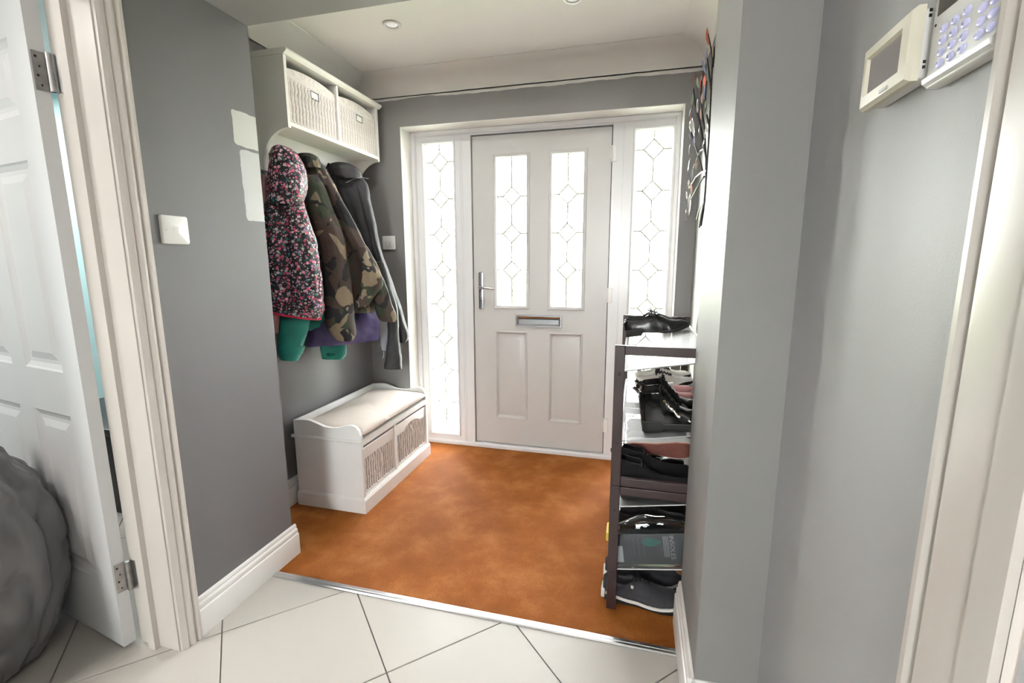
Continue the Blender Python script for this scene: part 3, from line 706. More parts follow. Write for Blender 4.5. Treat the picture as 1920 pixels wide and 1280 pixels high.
ZW = lambda x, y: (460+x/2.782, 260+y/2.782)
def garment(mb, rows, H, n, depth, N=72, M=64, fold=.06, seed=0, crumple=.008, hollow=True, back=.6, quilt=0):
    """rows: (yl, yr, xl, xr) outline stations down the cloth; depth: [(k, half thickness)] from top to hem"""
    n = Vector((n[0], n[1], 0)).normalized(); rnd = random.Random(seed)
    ph = [rnd.random()*6.28 for _ in range(6)]; ks = [3, 5, 7, 9, 13]; am = [1, .8, .8, .5, .4]
    R = []; Hp = Vector((H[0], H[1], 1.3))
    for i in range(M+1):
        k = i/M; f = k*(len(rows)-1); a = min(int(f), len(rows)-2); t = f-a
        def cr(c):
            p = [rows[max(0, min(len(rows)-1, a+d))][c] for d in (-1, 0, 1, 2)]
            return .5*((2*p[1])+(-p[0]+p[2])*t+(2*p[0]-5*p[1]+4*p[2]-p[3])*t*t+(-p[0]+3*p[1]-3*p[2]+p[3])*t**3)
        yl, yr, xl, xr = cr(0), cr(1), cr(2), cr(3)
        A = onplane(*ZW(xl, yl), Hp, n); B = onplane(*ZW(xr, yr), Hp, n); c = (A+B)/2; e = (B-A)/2
        d = lerp_tab(depth, k); ring = []
        grow = min(1, k*3+.15)
        for j in range(N):
            th = 2*PI*j/N; s_, c_ = math.sin(th), math.cos(th)
            w_ = sum(am[q]*math.sin(ks[q]*th+ph[q]+ (1.2*math.sin(3*k+ph[q])))*.33 for q in range(5))
            rr = 1+fold*grow*w_
            dd = d*(1 if s_ > 0 else back)
            p = c + e*(c_*(1+(fold*.25*grow*w_))) + n*(dd*s_*rr)
            q_ = crumple*(noise.noise(p*9+Vector((seed, 0, 0)))+.5*noise.noise(p*22))
            if quilt: q_ += quilt*(abs(math.sin((c_*e.length*1.2+p.z)*38))**.5*abs(math.sin((c_*e.length*1.2-p.z)*38))**.5-.5)
            o_ = (e.normalized()*c_*.6+n*s_)
            p = p+o_*q_
            p.x = max(p.x, XL+.016); p.y = min(p.y, YB-.012)
            ring.append(p)
        R.append(ring)
    if hollow:
        cc_ = sum(R[-1], Vector())/N
        R.append([cc_+(p-cc_)*.90+Vector((0, 0, .002)) for p in R[-1]])
        R.append([cc_+(p-cc_)*.80+Vector((0, 0, .035)) for p in R[-2]])
    mb.rings(R); return mb
def coat(name, label, H, mt_): return thing(name, label, 'coat', (H[0], H[1], 1.72))
def sym(rows): return [(r[0], r[0], r[1], r[2]) if len(r) == 3 else r for r in rows]

# pale pink coat, only a sliver of it shows past the pier
Hh = (-.640, -1.03); g = coat('pink_coat', 'dusty pink coat hanging mostly hidden between the floral coat and the pier', Hh, 0)
garment(MB(), sym([(185, 84, 100), (240, 70, 112), (320, 62, 114), (500, 60, 130), (700, 70, 150), (880, 92, 176), (1012, 108, 174)]), Hh, (.7, -.7), [(0, .012), (.2, .03), (1, .035)], seed=9, N=40, M=40).build('body', pink_m, g, smooth='all')

# teal padded jacket, two sleeves below the others
Hh = (-.612, -.86); nn = (.8, -.6); g = coat('teal_jacket', 'teal padded jacket with two sleeves hanging below the other coats', Hh, 0)
garment(MB(), sym([(300, 250, 330), (420, 235, 400), (620, 225, 450), (850, 230, 470), (1000, 240, 465)]), (-.655, -.80), nn, [(0, .010), (.3, .012), (1, .012)], seed=21).build('body', teal_m, g, smooth='all')
sl = garment(MB(), sym([(700, 190, 330), (860, 178, 340), (930, 176, 338), (1000, 174, 325), (1070, 174, 302), (1130, 178, 288), (1152, 186, 276)]), (-.60, -.93), nn, [(0, .04), (.5, .055), (1, .045)], fold=.05, seed=22, crumple=.012).build('sleeve', teal_m, g, smooth='all')
garment(MB(), sym([(1080, 172, 306), (1100, 172, 300), (1120, 175, 294)]), (-.60, -.93), nn, [(0, .058), (1, .055)], fold=.03, seed=23, M=12).build('cuff', teal_m, sl, smooth='all')
garment(MB(), sym([(700, 350, 470), (900, 375, 500), (1040, 388, 520), (1080, 388, 526), (1120, 390, 526), (1148, 398, 510)]), (-.655, -.72), nn, [(0, .01), (.5, .02), (1, .03)], fold=.05, seed=24, crumple=.012).build('sleeve', teal_m, g, smooth='all')

# purple padded jacket
Hh = (-.602, -.71); nn = (.8, -.6); g = coat('purple_jacket', 'purple padded jacket behind the camouflage jacket, crumpled hem showing', Hh, 0)
garment(MB(), [(280, 280, 350, 420), (420, 420, 345, 470), (620, 600, 340, 560), (800, 780, 335, 660), (900, 890, 330, 690), (960, 940, 322, 692), (1030, 1000, 325, 696), (1086, 1046, 322, 692)], Hh, nn, [(0, .01), (.5, .018), (.75, .035), (.9, .060), (1, .050)], fold=.12, seed=31, crumple=.02, N=96, M=80).build('body', purple_m, g, smooth='all')

# camouflage jacket
Hh = (-.545, -.70); nn = (.78, -.62); g = coat('camouflage_jacket', 'brown and green camouflage jacket with hanging sleeves on the coat shelf', Hh, 0)
garment(MB(), sym([(76, 285, 320), (84, 264, 348), (110, 258, 380), (170, 262, 425), (250, 272, 468), (340, 285, 505), (430, 310, 560), (540, 340, 612), (650, 360, 655), (760, 385, 690), (860, 410, 690), (905, 420, 660)]), Hh, nn, [(0, .012), (.12, .055), (.5, .075), (1, .07)], fold=.13, seed=41, N=96, M=80, crumple=.012).build('body', camo_m, g, smooth='all')
sl = garment(MB(), sym([(190, 300, 372), (260, 300, 420), (380, 325, 462), (480, 362, 500), (600, 388, 530), (720, 400, 545), (850, 405, 558), (950, 418, 570), (1010, 445, 575), (1052, 478, 556)]), (Hh[0]+.075, Hh[1]-.055), nn, [(0, .015), (.15, .04), (.6, .055), (1, .045)], fold=.10, seed=42, crumple=.012).build('sleeve', camo_m, g, smooth='all')
garment(MB(), sym([(240, 405, 450), (320, 440, 505), (420, 485, 562), (540, 540, 620), (640, 598, 680), (720, 635, 715), (800, 662, 745), (880, 672, 772), (930, 690, 784), (952, 712, 768)]), (Hh[0]+.06, Hh[1]-.045), nn, [(0, .015), (.15, .035), (.6, .05), (1, .045)], fold=.10, seed=43, crumple=.012).build('sleeve', camo_m, g, smooth='all')
garment(MB(), sym([(560, 590, 625), (640, 605, 660), (700, 610, 705), (760, 600, 716), (800, 605, 690), (880, 570, 640)]), (Hh[0]+.10, Hh[1]-.075), nn, [(0, .012), (.5, .02), (1, .015)], fold=.12, seed=44, crumple=.014, M=30, N=48).build('front_flap', camo_m, g, smooth='all')
garment(MB(), sym([(74, 290, 318), (80, 268, 350), (100, 262, 376), (130, 268, 392), (160, 285, 392)]), (Hh[0]+.02, Hh[1]-.015), nn, [(0, .01), (.5, .06), (1, .065)], fold=.08, seed=45, M=24).build('collar', camo_m, g, smooth='all')

# black jacket
Hh = (-.565, -.43); nn = (.75, -.66); g = coat('black_jacket', 'black soft-shell jacket hanging at the door end of the coat shelf', Hh, 0)
garment(MB(), sym([(128, 462, 500), (138, 440, 540), (175, 424, 592), (230, 438, 630), (330, 480, 650), (470, 540, 680), (560, 580, 690), (690, 610, 735), (850, 640, 770), (960, 660, 765), (1010, 668, 755)]), Hh, nn, [(0, .012), (.15, .06), (.5, .075), (1, .06)], fold=.10, seed=51, N=84, M=80, crumple=.010).build('body', black_m, g, smooth='all')
garment(MB(), sym([(205, 540, 615), (250, 560, 640), (340, 588, 656), (470, 618, 684), (560, 640, 702), (690, 680, 745), (850, 728, 802), (950, 765, 832), (1030, 788, 852), (1062, 800, 830)]), (Hh[0]+.035, Hh[1]-.03), nn, [(0, .015), (.2, .04), (.7, .045), (1, .035)], fold=.07, seed=52).build('sleeve', black_m, g, smooth='all')
sl = garment(MB(), sym([(640, 660, 720), (760, 705, 760), (880, 738, 790), (1000, 744, 800), (1100, 735, 808), (1150, 728, 815), (1198, 724, 817)]), (Hh[0]+.075, Hh[1]-.065), nn, [(0, .02), (.4, .032), (1, .038)], fold=.08, seed=53).build('sleeve', black_m, g, smooth='all')
garment(MB(), sym([(122, 470, 505), (132, 440, 548), (160, 428, 590), (195, 440, 606), (215, 470, 600)]), (Hh[0]+.02, Hh[1]-.02), nn, [(0, .01), (.5, .068), (1, .072)], fold=.05, seed=54, M=24).build('hood', black_m, g, smooth='all')
ln = garment(MB(), sym([(930, 690, 742), (980, 694, 748), (1040, 700, 748), (1080, 706, 745), (1104, 712, 738)]), (Hh[0]+.045, Hh[1]-.04), nn, [(0, .01), (1, .012)], fold=.1, seed=55, M=20, N=40).build('lining', greyl_m, g, smooth='all')
pn_ = Vector((nn[0], nn[1], 0)).normalized()
def zpt(x, y, H, off=0): return onplane(*ZW(x, y), Vector((H[0], H[1], 1.3)), pn_)+pn_*off
for seq in ([(700, 1060), (690, 1080), (686, 1108)], [(708, 1095), (712, 1120), (706, 1140)]):
    MB().tube([zpt(x, y, Hh, .03) for x, y in seq], [.0028, .003, .0045], 6).build('drawcord', outline_black, g, smooth=True)
# seam piping across the shoulder of the black jacket
MB().tube([zpt(x, y, Hh, .088) for x, y in ((505, 240), (540, 222), (580, 212), (618, 220))], .0016, 6).build('reflective_piping', greyl_m, g, smooth=True)

# floral coat with hood
Hh = (-.558, -.96); nn = (.66, -.75); g = coat('floral_coat', 'black hooded child coat with pink and white floral print and red hem', Hh, 0)
FB = [(318, 318, 102, 306), (345, 345, 90, 312), (400, 400, 74, 324), (470, 470, 66, 345), (560, 560, 64, 370), (670, 670, 66, 390), (780, 780, 74, 404), (850, 860, 88, 411), (880, 908, 100, 408), (892, 936, 112, 394)]
garment(MB(), FB, Hh, nn, [(0, .05), (.12, .09), (.5, .105), (1, .10)], fold=.09, seed=61, N=110, M=110, crumple=.012, quilt=.006).build('body', floral_m, g, smooth='all')
garment(MB(), [(892, 930, 110, 398), (900, 940, 112, 396), (906, 945, 114, 392)], Hh, nn, [(0, .098), (1, .094)], fold=.09, seed=61, N=110, M=8, crumple=.012).build('hem_trim', red_trim, g, smooth='all')
garment(MB(), sym([(33, 158, 178), (42, 136, 214), (66, 127, 252), (105, 121, 284), (150, 116, 308), (195, 112, 323), (245, 109, 324), (295, 106, 318), (330, 104, 308), (350, 112, 296)]), (Hh[0]+.02, Hh[1]-.02), nn, [(0, .015), (.3, .08), (.7, .11), (1, .095)], fold=.06, seed=62, N=90, M=60, crumple=.012, quilt=.003).build('hood', floral_m, g, smooth='all')
garment(MB(), sym([(360, 205, 300), (430, 195, 335), (540, 200, 372), (660, 215, 392), (780, 235, 402), (850, 250, 400), (880, 262, 392)]), (Hh[0]+.055, Hh[1]-.06), nn, [(0, .02), (.3, .05), (.8, .058), (1, .045)], fold=.10, seed=63, N=80, M=70, crumple=.012, quilt=.005).build('sleeve', floral_m, g, smooth='all')

# ------------------------------------------------------------------ shoe rack: two stacked frames with sloping mesh shelves
RX0, RX1, RY0, RY1 = .974, 1.306, -1.366, -.42
SLOPE = .17
SHELF_Z = (.894, .645, .397, .150)
def mesh_mat():
    m = bpy.data.materials.new('fine_wire_mesh'); m.use_nodes = True; N, L = nodes_of(m); b = sock(m); out = N['Material Output']
    b.inputs['Base Color'].default_value = (.27, .27, .275, 1); b.inputs['Metallic'].default_value = .2; b.inputs['Roughness'].default_value = .55
    tc = N.new('ShaderNodeTexCoord'); sp = N.new('ShaderNodeSeparateXYZ'); L.new(tc.outputs['Object'], sp.inputs[0])
    fac = None
    for ax in (0, 1):
        m1 = N.new('ShaderNodeMath'); m1.operation = 'MULTIPLY'; m1.inputs[1].default_value = 300; L.new(sp.outputs[ax], m1.inputs[0])
        m2 = N.new('ShaderNodeMath'); m2.operation = 'FRACT'; L.new(m1.outputs[0], m2.inputs[0])
        m3 = N.new('ShaderNodeMath'); m3.operation = 'LESS_THAN'; m3.inputs[1].default_value = .44; L.new(m2.outputs[0], m3.inputs[0])
        if fac is None: fac = m3.outputs[0]
        else:
            mm = N.new('ShaderNodeMath'); mm.operation = 'MAXIMUM'; L.new(fac, mm.inputs[0]); L.new(m3.outputs[0], mm.inputs[1]); fac = mm.outputs[0]
    t = N.new('ShaderNodeBsdfTransparent'); mx = N.new('ShaderNodeMixShader'); L.new(fac, mx.inputs[0]); L.new(t.outputs[0], mx.inputs[1]); L.new(b.outputs[0], mx.inputs[2]); L.new(mx.outputs[0], out.inputs[0])
    return m
mesh_m = mesh_mat(); wire_m = mat('silver_wire', (.34, .34, .35), .45, .6)
rk = thing('shoe_rack', 'dark brown two-tier shoe rack with sloping wire mesh shelves', 'rack', ((RX0+RX1)/2, (RY0+RY1)/2, 0))
PW = .034
for (zb, zt) in ((0, .4845), (.4855, .987)):
    for y in (RY0, RY1-.018):
        for x in (RX0, RX1-PW): MB().box(x, x+PW, y, y+.018, zb, zt, .002).build('post', rack_m, rk)
        for z in ((zt-.032, zb+.001) if zb > .1 else (zt-.032,)): MB().box(RX0+PW, RX1-PW, y+.001, y+.017, z, z+.031, .002).build('rail', rack_m, rk)
for z0 in SHELF_Z:
    x0, x1 = RX0+.026, RX1-.008; za, zb = z0+SLOPE*(x0-1), z0+SLOPE*(x1-1); ya, yb = RY0+.0185, RY1-.0185
    s_ = MB().add([(x0, ya, za), (x1, ya, zb), (x1, yb, zb), (x0, yb, za)], [(0, 1, 2, 3)]).build('mesh_shelf', mesh_m, rk)
    for (p, q, r) in (((x0, ya, za), (x0, yb, za), .0045), ((x1, ya, zb), (x1, yb, zb), .0045), ((x0, ya+.003, za), (x1, ya+.003, zb), .0026), ((x0, yb-.003, za), (x1, yb-.003, zb), .0026)):
        MB().tube([p, q], r, 8).build('shelf_rod', wire_m, s_, smooth=True)
    for y in (RY0, RY1):
        MB().lathe([(.0001, 0), (.006, 0), (.0055, -.003), (.003, -.0042), (.0001, -.0042)], (RX0+.016, y if y == RY0 else y+.004, z0-.004), 'y', 12).build('screw', dark_metal, rk, smooth=True)

# ------------------------------------------------------------------ shoes (local: heel at 0, toe along +x, z up)
leather_k = mat('black_polished_leather', (.006, .006, .006), .26, coat=.1, var=.1, bump=.06, bscale=60, spec=.4)
patent_k = mat('black_patent', (.003, .003, .003), .12, coat=.2, bump=.12, bscale=40, spec=.4)
knit_k = mat('black_knit', (.010, .010, .012), .9, bump=.5, bscale=500)
suede_n = mat('charcoal_suede', (.030, .030, .036), .85, bump=.2)
rubber_w = mat('white_rubber', (.72, .71, .68), .55)
rubber_k = mat('black_rubber', (.012, .012, .012), .6)
rubber_p = mat('salmon_rubber', (.66, .25, .20), .6)
leather_w = mat('off_white_leather', (.66, .64, .60), .4)
leather_p = mat('pink_leather', (.62, .30, .30), .45)
lime = mat('lime_green_mesh', (.30, .60, .04), .6)
red_in = mat('dark_red_lining', (.16, .008, .015), .8)
grey_in = mat('grey_lining_knit', (.16, .155, .15), .9)
gold = mat('gold_eyelet', (.65, .42, .12), .3, 1)
WID = [(0, .30), (.03, .52), (.10, .66), (.22, .70), (.42, .70), (.58, .86), (.72, 1.0), (.84, .95), (.93, .72), (.98, .42), (1, .15)]
WPT = [(0, .12), (.03, .45), (.10, .64), (.22, .68), (.42, .68), (.58, .84), (.70, .98), (.82, .84), (.92, .54), (.98, .26), (1, .08)]
def shoe_meshes(L, W, top, sole_t, open0, open1, wid=WID, toe=.010, heel=None, ins=.022, collar_w=.72):
    """returns (upper MB, sole MB); top: [(t, height)]"""
    up = MB(); so = MB(); NT = 34; K = 9; J = 5; RU = []; RS = []
    base = lambda t: toe*max(0, (t-.72)/.28)**2
    for i in range(NT+1):
        t = i/NT; t = .5-.5*math.cos(PI*t) if False else t
        hw = W/2*lerp_tab(wid, t); H = lerp_tab(top, t); zs = lerp_tab(sole_t, t)+base(t); H = max(H+base(t), zs+.004)
        o = 1 if open0 < t < open1 else 0
        f = .05
        o = min(1, max(0, min((t-open0)/f, (open1-t)/f)))
        left = []; inn = []
        for k in range(K+1):
            u = k/K; a = u*PI/2*.80
            yc, zc = hw*math.cos(a)**.75, zs+(H-zs)*math.sin(a)**.85
            yo, zo = hw*(1-(1-collar_w)*u**1.3+.06*math.sin(PI*u)), zs+(H-zs)*u
            left.append((yc+(yo-yc)*o, zc+(zo-zc)*o))
        aE = PI/2*.80; zE = zs+(H-zs)*math.sin(aE)**.85
        for j in range(1, J+1):
            v = j/J; a = aE+(PI/2-aE)*v
            yc, zc = hw*max(0, math.cos(a))**.75, zs+(H-zs)*math.sin(a)**.85
            ci = max(.004, hw*collar_w-.005); zi = zs+ins*.3
            yo = ci*(1 if v < .75 else (1-v)/.25*.9); zo = H-(H-zi)*min(1, v/.75)
            inn.append((yc+(yo-yc)*o, zc+(zo-zc)*o))
        prof = left+inn; ring = [(t*L, y, z) for y, z in prof]+[(t*L, -y, z) for y, z in reversed(prof[:-1])]
        RU.append(ring)
        sw_ = hw*1.04+.002; zb = base(t) if heel is None else base(t)+lerp_tab(heel, t)
        RS.append([(t*L, sw_*.96, zb), (t*L, sw_, zb+.003), (t*L, sw_, zs), (t*L, sw_*.95, zs+.002), (t*L, -sw_*.95, zs+.002), (t*L, -sw_, zs), (t*L, -sw_, zb+.003), (t*L, -sw_*.96, zb)])
    up.rings(RU, closed=False); so.rings(RS)
    return up, so
def top_at(top, t, toe=.010): return lerp_tab(top, t)+toe*max(0, (t-.72)/.28)**2
def place_shoe(name, label, loc, yaw, pitch=math.atan(SLOPE), roll=0, group=None, cat='shoe'):
    R_ = Matrix.Rotation(yaw, 3, 'Z') @ Matrix.Rotation(-pitch, 3, 'Y') @ Matrix.Rotation(roll, 3, 'X')
    return thing(name, label, cat, loc, group, rot=R_.to_euler())
def sheet_z(x, lvl): return SHELF_Z[lvl]+SLOPE*(x-1)+.0055
def laces(root, m, L, top, ts, w_, r=.0022, bow=True, toe=.010):
    mb = MB()
    for a, b in zip(ts, ts[1:]):
        za, zb = top_at(top, a, toe)+.002, top_at(top, b, toe)+.002
        mb.tube([(a*L, w_, za-.006), (a*L+(b-a)*L*.5, 0, (za+zb)/2+.002), (b*L, -w_, zb-.006)], r, 6)
        mb.tube([(a*L, -w_, za-.006), (a*L+(b-a)*L*.5, 0, (za+zb)/2+.003), (b*L, w_, zb-.006)], r, 6)
    if bow:
        a = ts[0]; z = top_at(top, a, toe)+.004
        for s in (-1, 1):
            mb.tube([(a*L, 0, z), (a*L+.006, s*.014, z+.012), (a*L+.012, s*.026, z+.006), (a*L+.010, s*.018, z-.002), (a*L, 0, z)], r, 6)
            mb.tube([(a*L, 0, z), (a*L-.004, s*.018, z+.004), (a*L-.002, s*.030, z-.012)], r, 6)
    return mb.build('laces', m, root, smooth=True)
def build_shoe(root, L, W, top, sole, o0, o1, um, sm, wid=WID, toe=.010, heel=None, lin=None, collar_w=.72):
    u, s = shoe_meshes(L, W, top, sole, o0, o1, wid, toe, heel, collar_w=collar_w)
    uo = u.build('upper', um, root, smooth='all'); so = s.build('sole', sm, root, smooth=35)
    if lin:
        MB().rings([[(t*L, s_*W/2*lerp_tab(wid, t)*collar_w*.82, lerp_tab(sole, t)+.012) for s_ in (1, -1)] for t in [o0+.03+(o1-o0-.06)*k/8 for k in range(9)]], closed=False, cap0=False, cap1=False).build('insole', lin, root)
    return uo, so

# black lace-up dress shoes on the top shelf
DT = [(0, .068), (.06, .082), (.18, .076), (.30, .074), (.42, .098), (.50, .100), (.60, .078), (.74, .056), (.88, .046), (1, .024)]
DS = [(0, .030), (.28, .030), (.34, .014), (.6, .010), (1, .009)]
DHL = [(0, 0), (.27, 0), (.30, .014), (.5, .006), (.62, 0), (1, 0)]
for y, yaw, lb_ in ((-.600, -.05, 'hall'), (-.500, .04, 'front-door')):
    x = .990; r = place_shoe('dress_shoe', 'polished black lace-up dress shoe on the top rack shelf, %s side of its pair' % lb_, (x, y, sheet_z(x, 0)), yaw, group='black dress shoes on the top shelf')
    build_shoe(r, .300, .094, DT, DS, .03, .40, leather_k, rubber_k, WPT, .014, DHL, grey_in)
    laces(r, leather_k, .300, DT, [.43, .48, .53, .58], .014, toe=.014)
    MB().tube([(.118, .0335, .060), (.155, .031, .072), (.186, .0, .080), (.155, -.031, .072), (.118, -.0335, .060)], .0012, 5).build('vamp_seam', leather_k, r)

# white and black leather trainers on the second shelf
TT = [(0, .072), (.06, .080), (.18, .072), (.30, .074), (.40, .090), (.50, .086), (.62, .072), (.76, .058), (.90, .050), (1, .030)]
TS = [(0, .026), (.4, .024), (1, .020)]
for y, yaw, lb_ in ((-.755, -.06, 'hall'), (-.650, .02, 'front-door')):
    x = 1.055; r = place_shoe('low_trainer', 'white and black leather trainer on the rack, %s side of its pair' % lb_, (x, y, sheet_z(x, 1)), yaw, group='white and black trainers')
    uo, so = build_shoe(r, .255, .090, TT, TS, .03, .40, leather_w, rubber_w, WID, .010, None, grey_in)
    laces(r, knit_k, .255, TT, [.40, .45, .50, .55, .60, .64], .016, .003)
    for s in (-1, 1):
        for (t0, t1, z0, z1) in ((.02, .20, .027, .062), (.30, .62, .030, .052), (.70, .98, .024, .040)):
            R = []
            for k in range(9):
                t = t0+(t1-t0)*k/8; hw = .045*lerp_tab(WID, t)*1.06+.0024; b_ = .010*max(0, (t-.72)/.28)**2
                zm = z0+(z1-z0)*(1-abs(2*k/8-1)**1.6*.6)
                R.append([(t*.255, s*hw*.93, z0+b_), (t*.255, s*(hw+.0006), z0+b_), (t*.255, s*(hw*.985), zm+b_), (t*.255, s*hw*.90, zm+b_)])
            MB().rings(R).build('overlay', leather_k, r, smooth=30)

# black patent lace-up ankle boots on the second shelf
BT = [(0, .128), (.04, .150), (.16, .150), (.34, .150), (.42, .142), (.50, .108), (.60, .078), (.74, .064), (.90, .056), (1, .034)]
BS = [(0, .034), (.30, .034), (.36, .022), (1, .020)]
BHL = [(0, 0), (.31, 0), (.34, .010), (.46, .006), (.56, 0), (1, 0)]
for n, (x, y, yaw) in enumerate(((1.078, -1.262, -.10), (1.085, -1.150, .02))):
    r = place_shoe('ankle_boot', 'black patent lace-up ankle boot on the rack, %s side of its pair' % ('hall', 'front-door')[n], (x, y, sheet_z(x, 1)), yaw, group='black patent ankle boots', cat='boot')
    build_shoe(r, .225, .088, BT, BS, .02, .40, patent_k, rubber_k, WID, .008, BHL, None, collar_w=.86)
    laces(r, knit_k, .225, BT, [.36, .42, .46, .50, .55, .60], .016, .0026, toe=.008)
    MB().tube([(.004, -.008, .140), (-.012, -.006, .158), (-.014, .006, .160), (.002, .008, .142)], [.004, .005, .005, .004], 8).build('pull_tab', leather_k, r, smooth=True)
    for t, z in ((.40, .122), (.45, .104), (.50, .088), (.56, .074)):
        for s in (-1, 1):
            hw = .044*lerp_tab(WID, t)*.86
            MB().tube([(t*.225+.0034*math.cos(a), s*(hw+.0012), z-.014+.0034*math.sin(a)) for a in [2*PI*j/12 for j in range(13)]], .0011, 6).build('eyelet', gold, r, smooth=True)
    MB().tube([(t*.225, -(.044*lerp_tab(WID, t)+.0015), lerp_tab(BS, t)+.004) for t in [.02+.9*k/16 for k in range(17)]], .0014, 5).build('welt_stitch', mat('grey_stitch', (.10, .10, .10), .7), r)

# pink shoes between the boots and trainers
PT = [(0, .052), (.06, .058), (.2, .050), (.35, .046), (.45, .060), (.6, .056), (.78, .046), (.9, .040), (1, .024)]
for y, yaw, lb_ in ((-.990, -.03, 'hall'), (-.885, .04, 'front-door')):
    x = 1.078; r = place_shoe('pink_trainer', 'small pink trainer with white strap on the rack, %s side of its pair' % lb_, (x, y, sheet_z(x, 1)), yaw, group='small pink trainers')
    build_shoe(r, .215, .080, PT, [(0, .020), (1, .016)], .03, .42, leather_p, rubber_w, WID, .010, None, leather_w)
    R = []
    for k in range(9):
        a = PI*k/8; R.append([(x_, .033*math.cos(a), .016+.047*math.sin(a)**.9) for x_ in (.112, .138)]+[(x_, .036*math.cos(a), .016+.050*math.sin(a)**.9) for x_ in (.138, .112)])
    MB().rings(R).build('strap', leather_w, r, smooth=30)

# black slip-on ankle boots on the third shelf
KT = [(0, .140), (.05, .152), (.12, .146), (.22, .134), (.30, .130), (.36, .118), (.46, .092), (.58, .072), (.75, .058), (.9, .050), (1, .030)]
for n, (y, yaw, x) in enumerate(((-1.272, -.04, 1.012), (-1.168, .03, 1.022))):
    r = place_shoe('slip_on_boot', 'matt black slip-on ankle boot with heel tab, %s side of its pair' % ('hall', 'front-door')[n], (x, y, sheet_z(x, 2)), yaw, group='matt black slip-on boots', cat='boot')
    build_shoe(r, .262, .092, KT, [(0, .028), (.4, .024), (1, .022)], .02, .37, knit_k, rubber_k, WID, .008, None, None, collar_w=.84)
    MB().tube([(.006, -.010, .150), (-.010, -.008, .178), (-.012, .008, .180), (.004, .010, .152)], [.004, .005, .005, .004], 8).build('heel_tab', knit_k, r, smooth=True)
    MB().tube([(t*.262, s*.046*lerp_tab(WID, t)*.84, lerp_tab(KT, t)+.001) for s, rng in ((1, range(9)), (-1, range(8, -1, -1))) for t in [.05+.29*k/8 for k in rng]], .0018, 6).build('collar_binding', suede_n, r, smooth=True)

# flat shoes and the trainer lying on its side with a salmon sole
for y, yaw, lb_ in ((-1.045, .0, 'hall'), (-.945, -.0, 'front-door')):
    x = 1.02; r = place_shoe('ballet_flat', 'plain black flat shoe under the salmon-soled trainer, %s side of its pair' % lb_, (x, y, sheet_z(x, 2)), yaw, group='black flat shoes on the third shelf')
    build_shoe(r, .235, .078, [(0, .050), (.1, .050), (.3, .042), (.5, .036), (.7, .042), (.85, .038), (1, .020)], [(0, .014), (1, .009)], .03, .62, leather_k, rubber_k, WID, .006, None, grey_in)
r = thing('side_lying_trainer', 'trainer lying on its side showing a salmon lattice sole', 'shoe', (1.022, -1.085, .520), rot=(Matrix.Rotation(-.04, 3, 'Y') @ Matrix.Rotation(math.radians(-66), 3, 'X')).to_euler())
build_shoe(r, .268, .096, TT, TS, .03, .40, grey_in, rubber_w, WID, .010, None, None)
def sole_pt(t, v): return (t*.268, v*.048*lerp_tab(WID, t)*.90, .010*max(0, (t-.72)/.28)**2-.0028)
so_ = MB(); NTs = 30
so_.rings([[(sole_pt(t, 1)[0], sole_pt(t, 1)[1], sole_pt(t, 1)[2]+.0025), sole_pt(t, 1), sole_pt(t, -1), (sole_pt(t, -1)[0], sole_pt(t, -1)[1], sole_pt(t, -1)[2]+.0025)] for t in [.03+.94*k/NTs for k in range(NTs+1)]])
tread = so_.build('tread', rubber_p, r)
lat = MB()
for k in range(-14, 40):
    for sgn in (-1, 1):
        seg = []
        for q in range(25):
            v = -1+2*q/24; t = .0+k*.032+sgn*v*.14
            if .05 < t < .95: p = sole_pt(t, v*.94); seg.append((p[0], p[1], p[2]-.0008))
        if len(seg) > 3: lat.tube(seg, .0011, 4)
lat.build('tread_grooves', mat('dark_salmon_groove', (.10, .03, .025), .8), tread)['kind'] = 'stuff'

# lime and black trainer deeper on the third shelf
for y, yaw, lb_ in ((-.81, -.05, 'hall'), (-.69, .05, 'front-door')):
    x = 1.03; r = place_shoe('sport_trainer', 'black running shoe with lime green lacing, %s side of its pair' % lb_, (x, y, sheet_z(x, 2)), yaw, group='black and lime running shoes')
    build_shoe(r, .262, .092, [(a, b+.018) for a, b in TT], TS, .03, .40, knit_k, rubber_w, WID, .012, None, lime)
    laces(r, lime, .262, [(a, b+.018) for a, b in TT], [.40, .46, .52, .58, .64], .018, .0032, toe=.012)
    for s in (-1, 1): MB().tube([(t*.262, s*(.046*lerp_tab(WID, t)*.97+.001), .03+.03*math.sin((t-.2)*6)**2) for t in [.2+.5*k/14 for k in range(15)]], .003, 6).build('side_stripe', lime, r, smooth=True)

# fourth shelf: dark shoes behind an insole pack and a clear bag
for n, (y, yaw) in enumerate(((-1.13, .0), (-1.00, -.0))):
    x = 1.015; r = place_shoe('dark_shoe', 'black lace-up shoe behind the insole packet, %s side of its pair' % ('hall', 'front-door')[n], (x, y, sheet_z(x, 3)), yaw, group='black shoes on the lowest shelf')
    build_shoe(r, .268, .094, [(a, b+.03) for a, b in TT], [(0, .026), (1, .02)], .03, .40, knit_k, rubber_k, WID, .010, None, leather_p if n == 0 else None)
    laces(r, knit_k, .268, [(a, b+.03) for a, b in TT], [.42, .48, .54, .60], .016)
bxz = sheet_z(1.03, 3)
bx_ = thing('shoe_care_tin', 'small brown and white shoe care box on the lowest rack shelf', 'box', (1.03, -.90, bxz+.002), rot=Matrix.Rotation(-math.atan(SLOPE), 3, 'Y').to_euler())
MB().box(-.012, .030, -.02, .02, 0, .085, .002).build('carton', mat('brown_carton', (.25, .12, .08), .6), bx_)
MB().box(-.0135, .0315, -.0215, .0215, .085, .105, .002).build('lid', rubber_w, bx_)

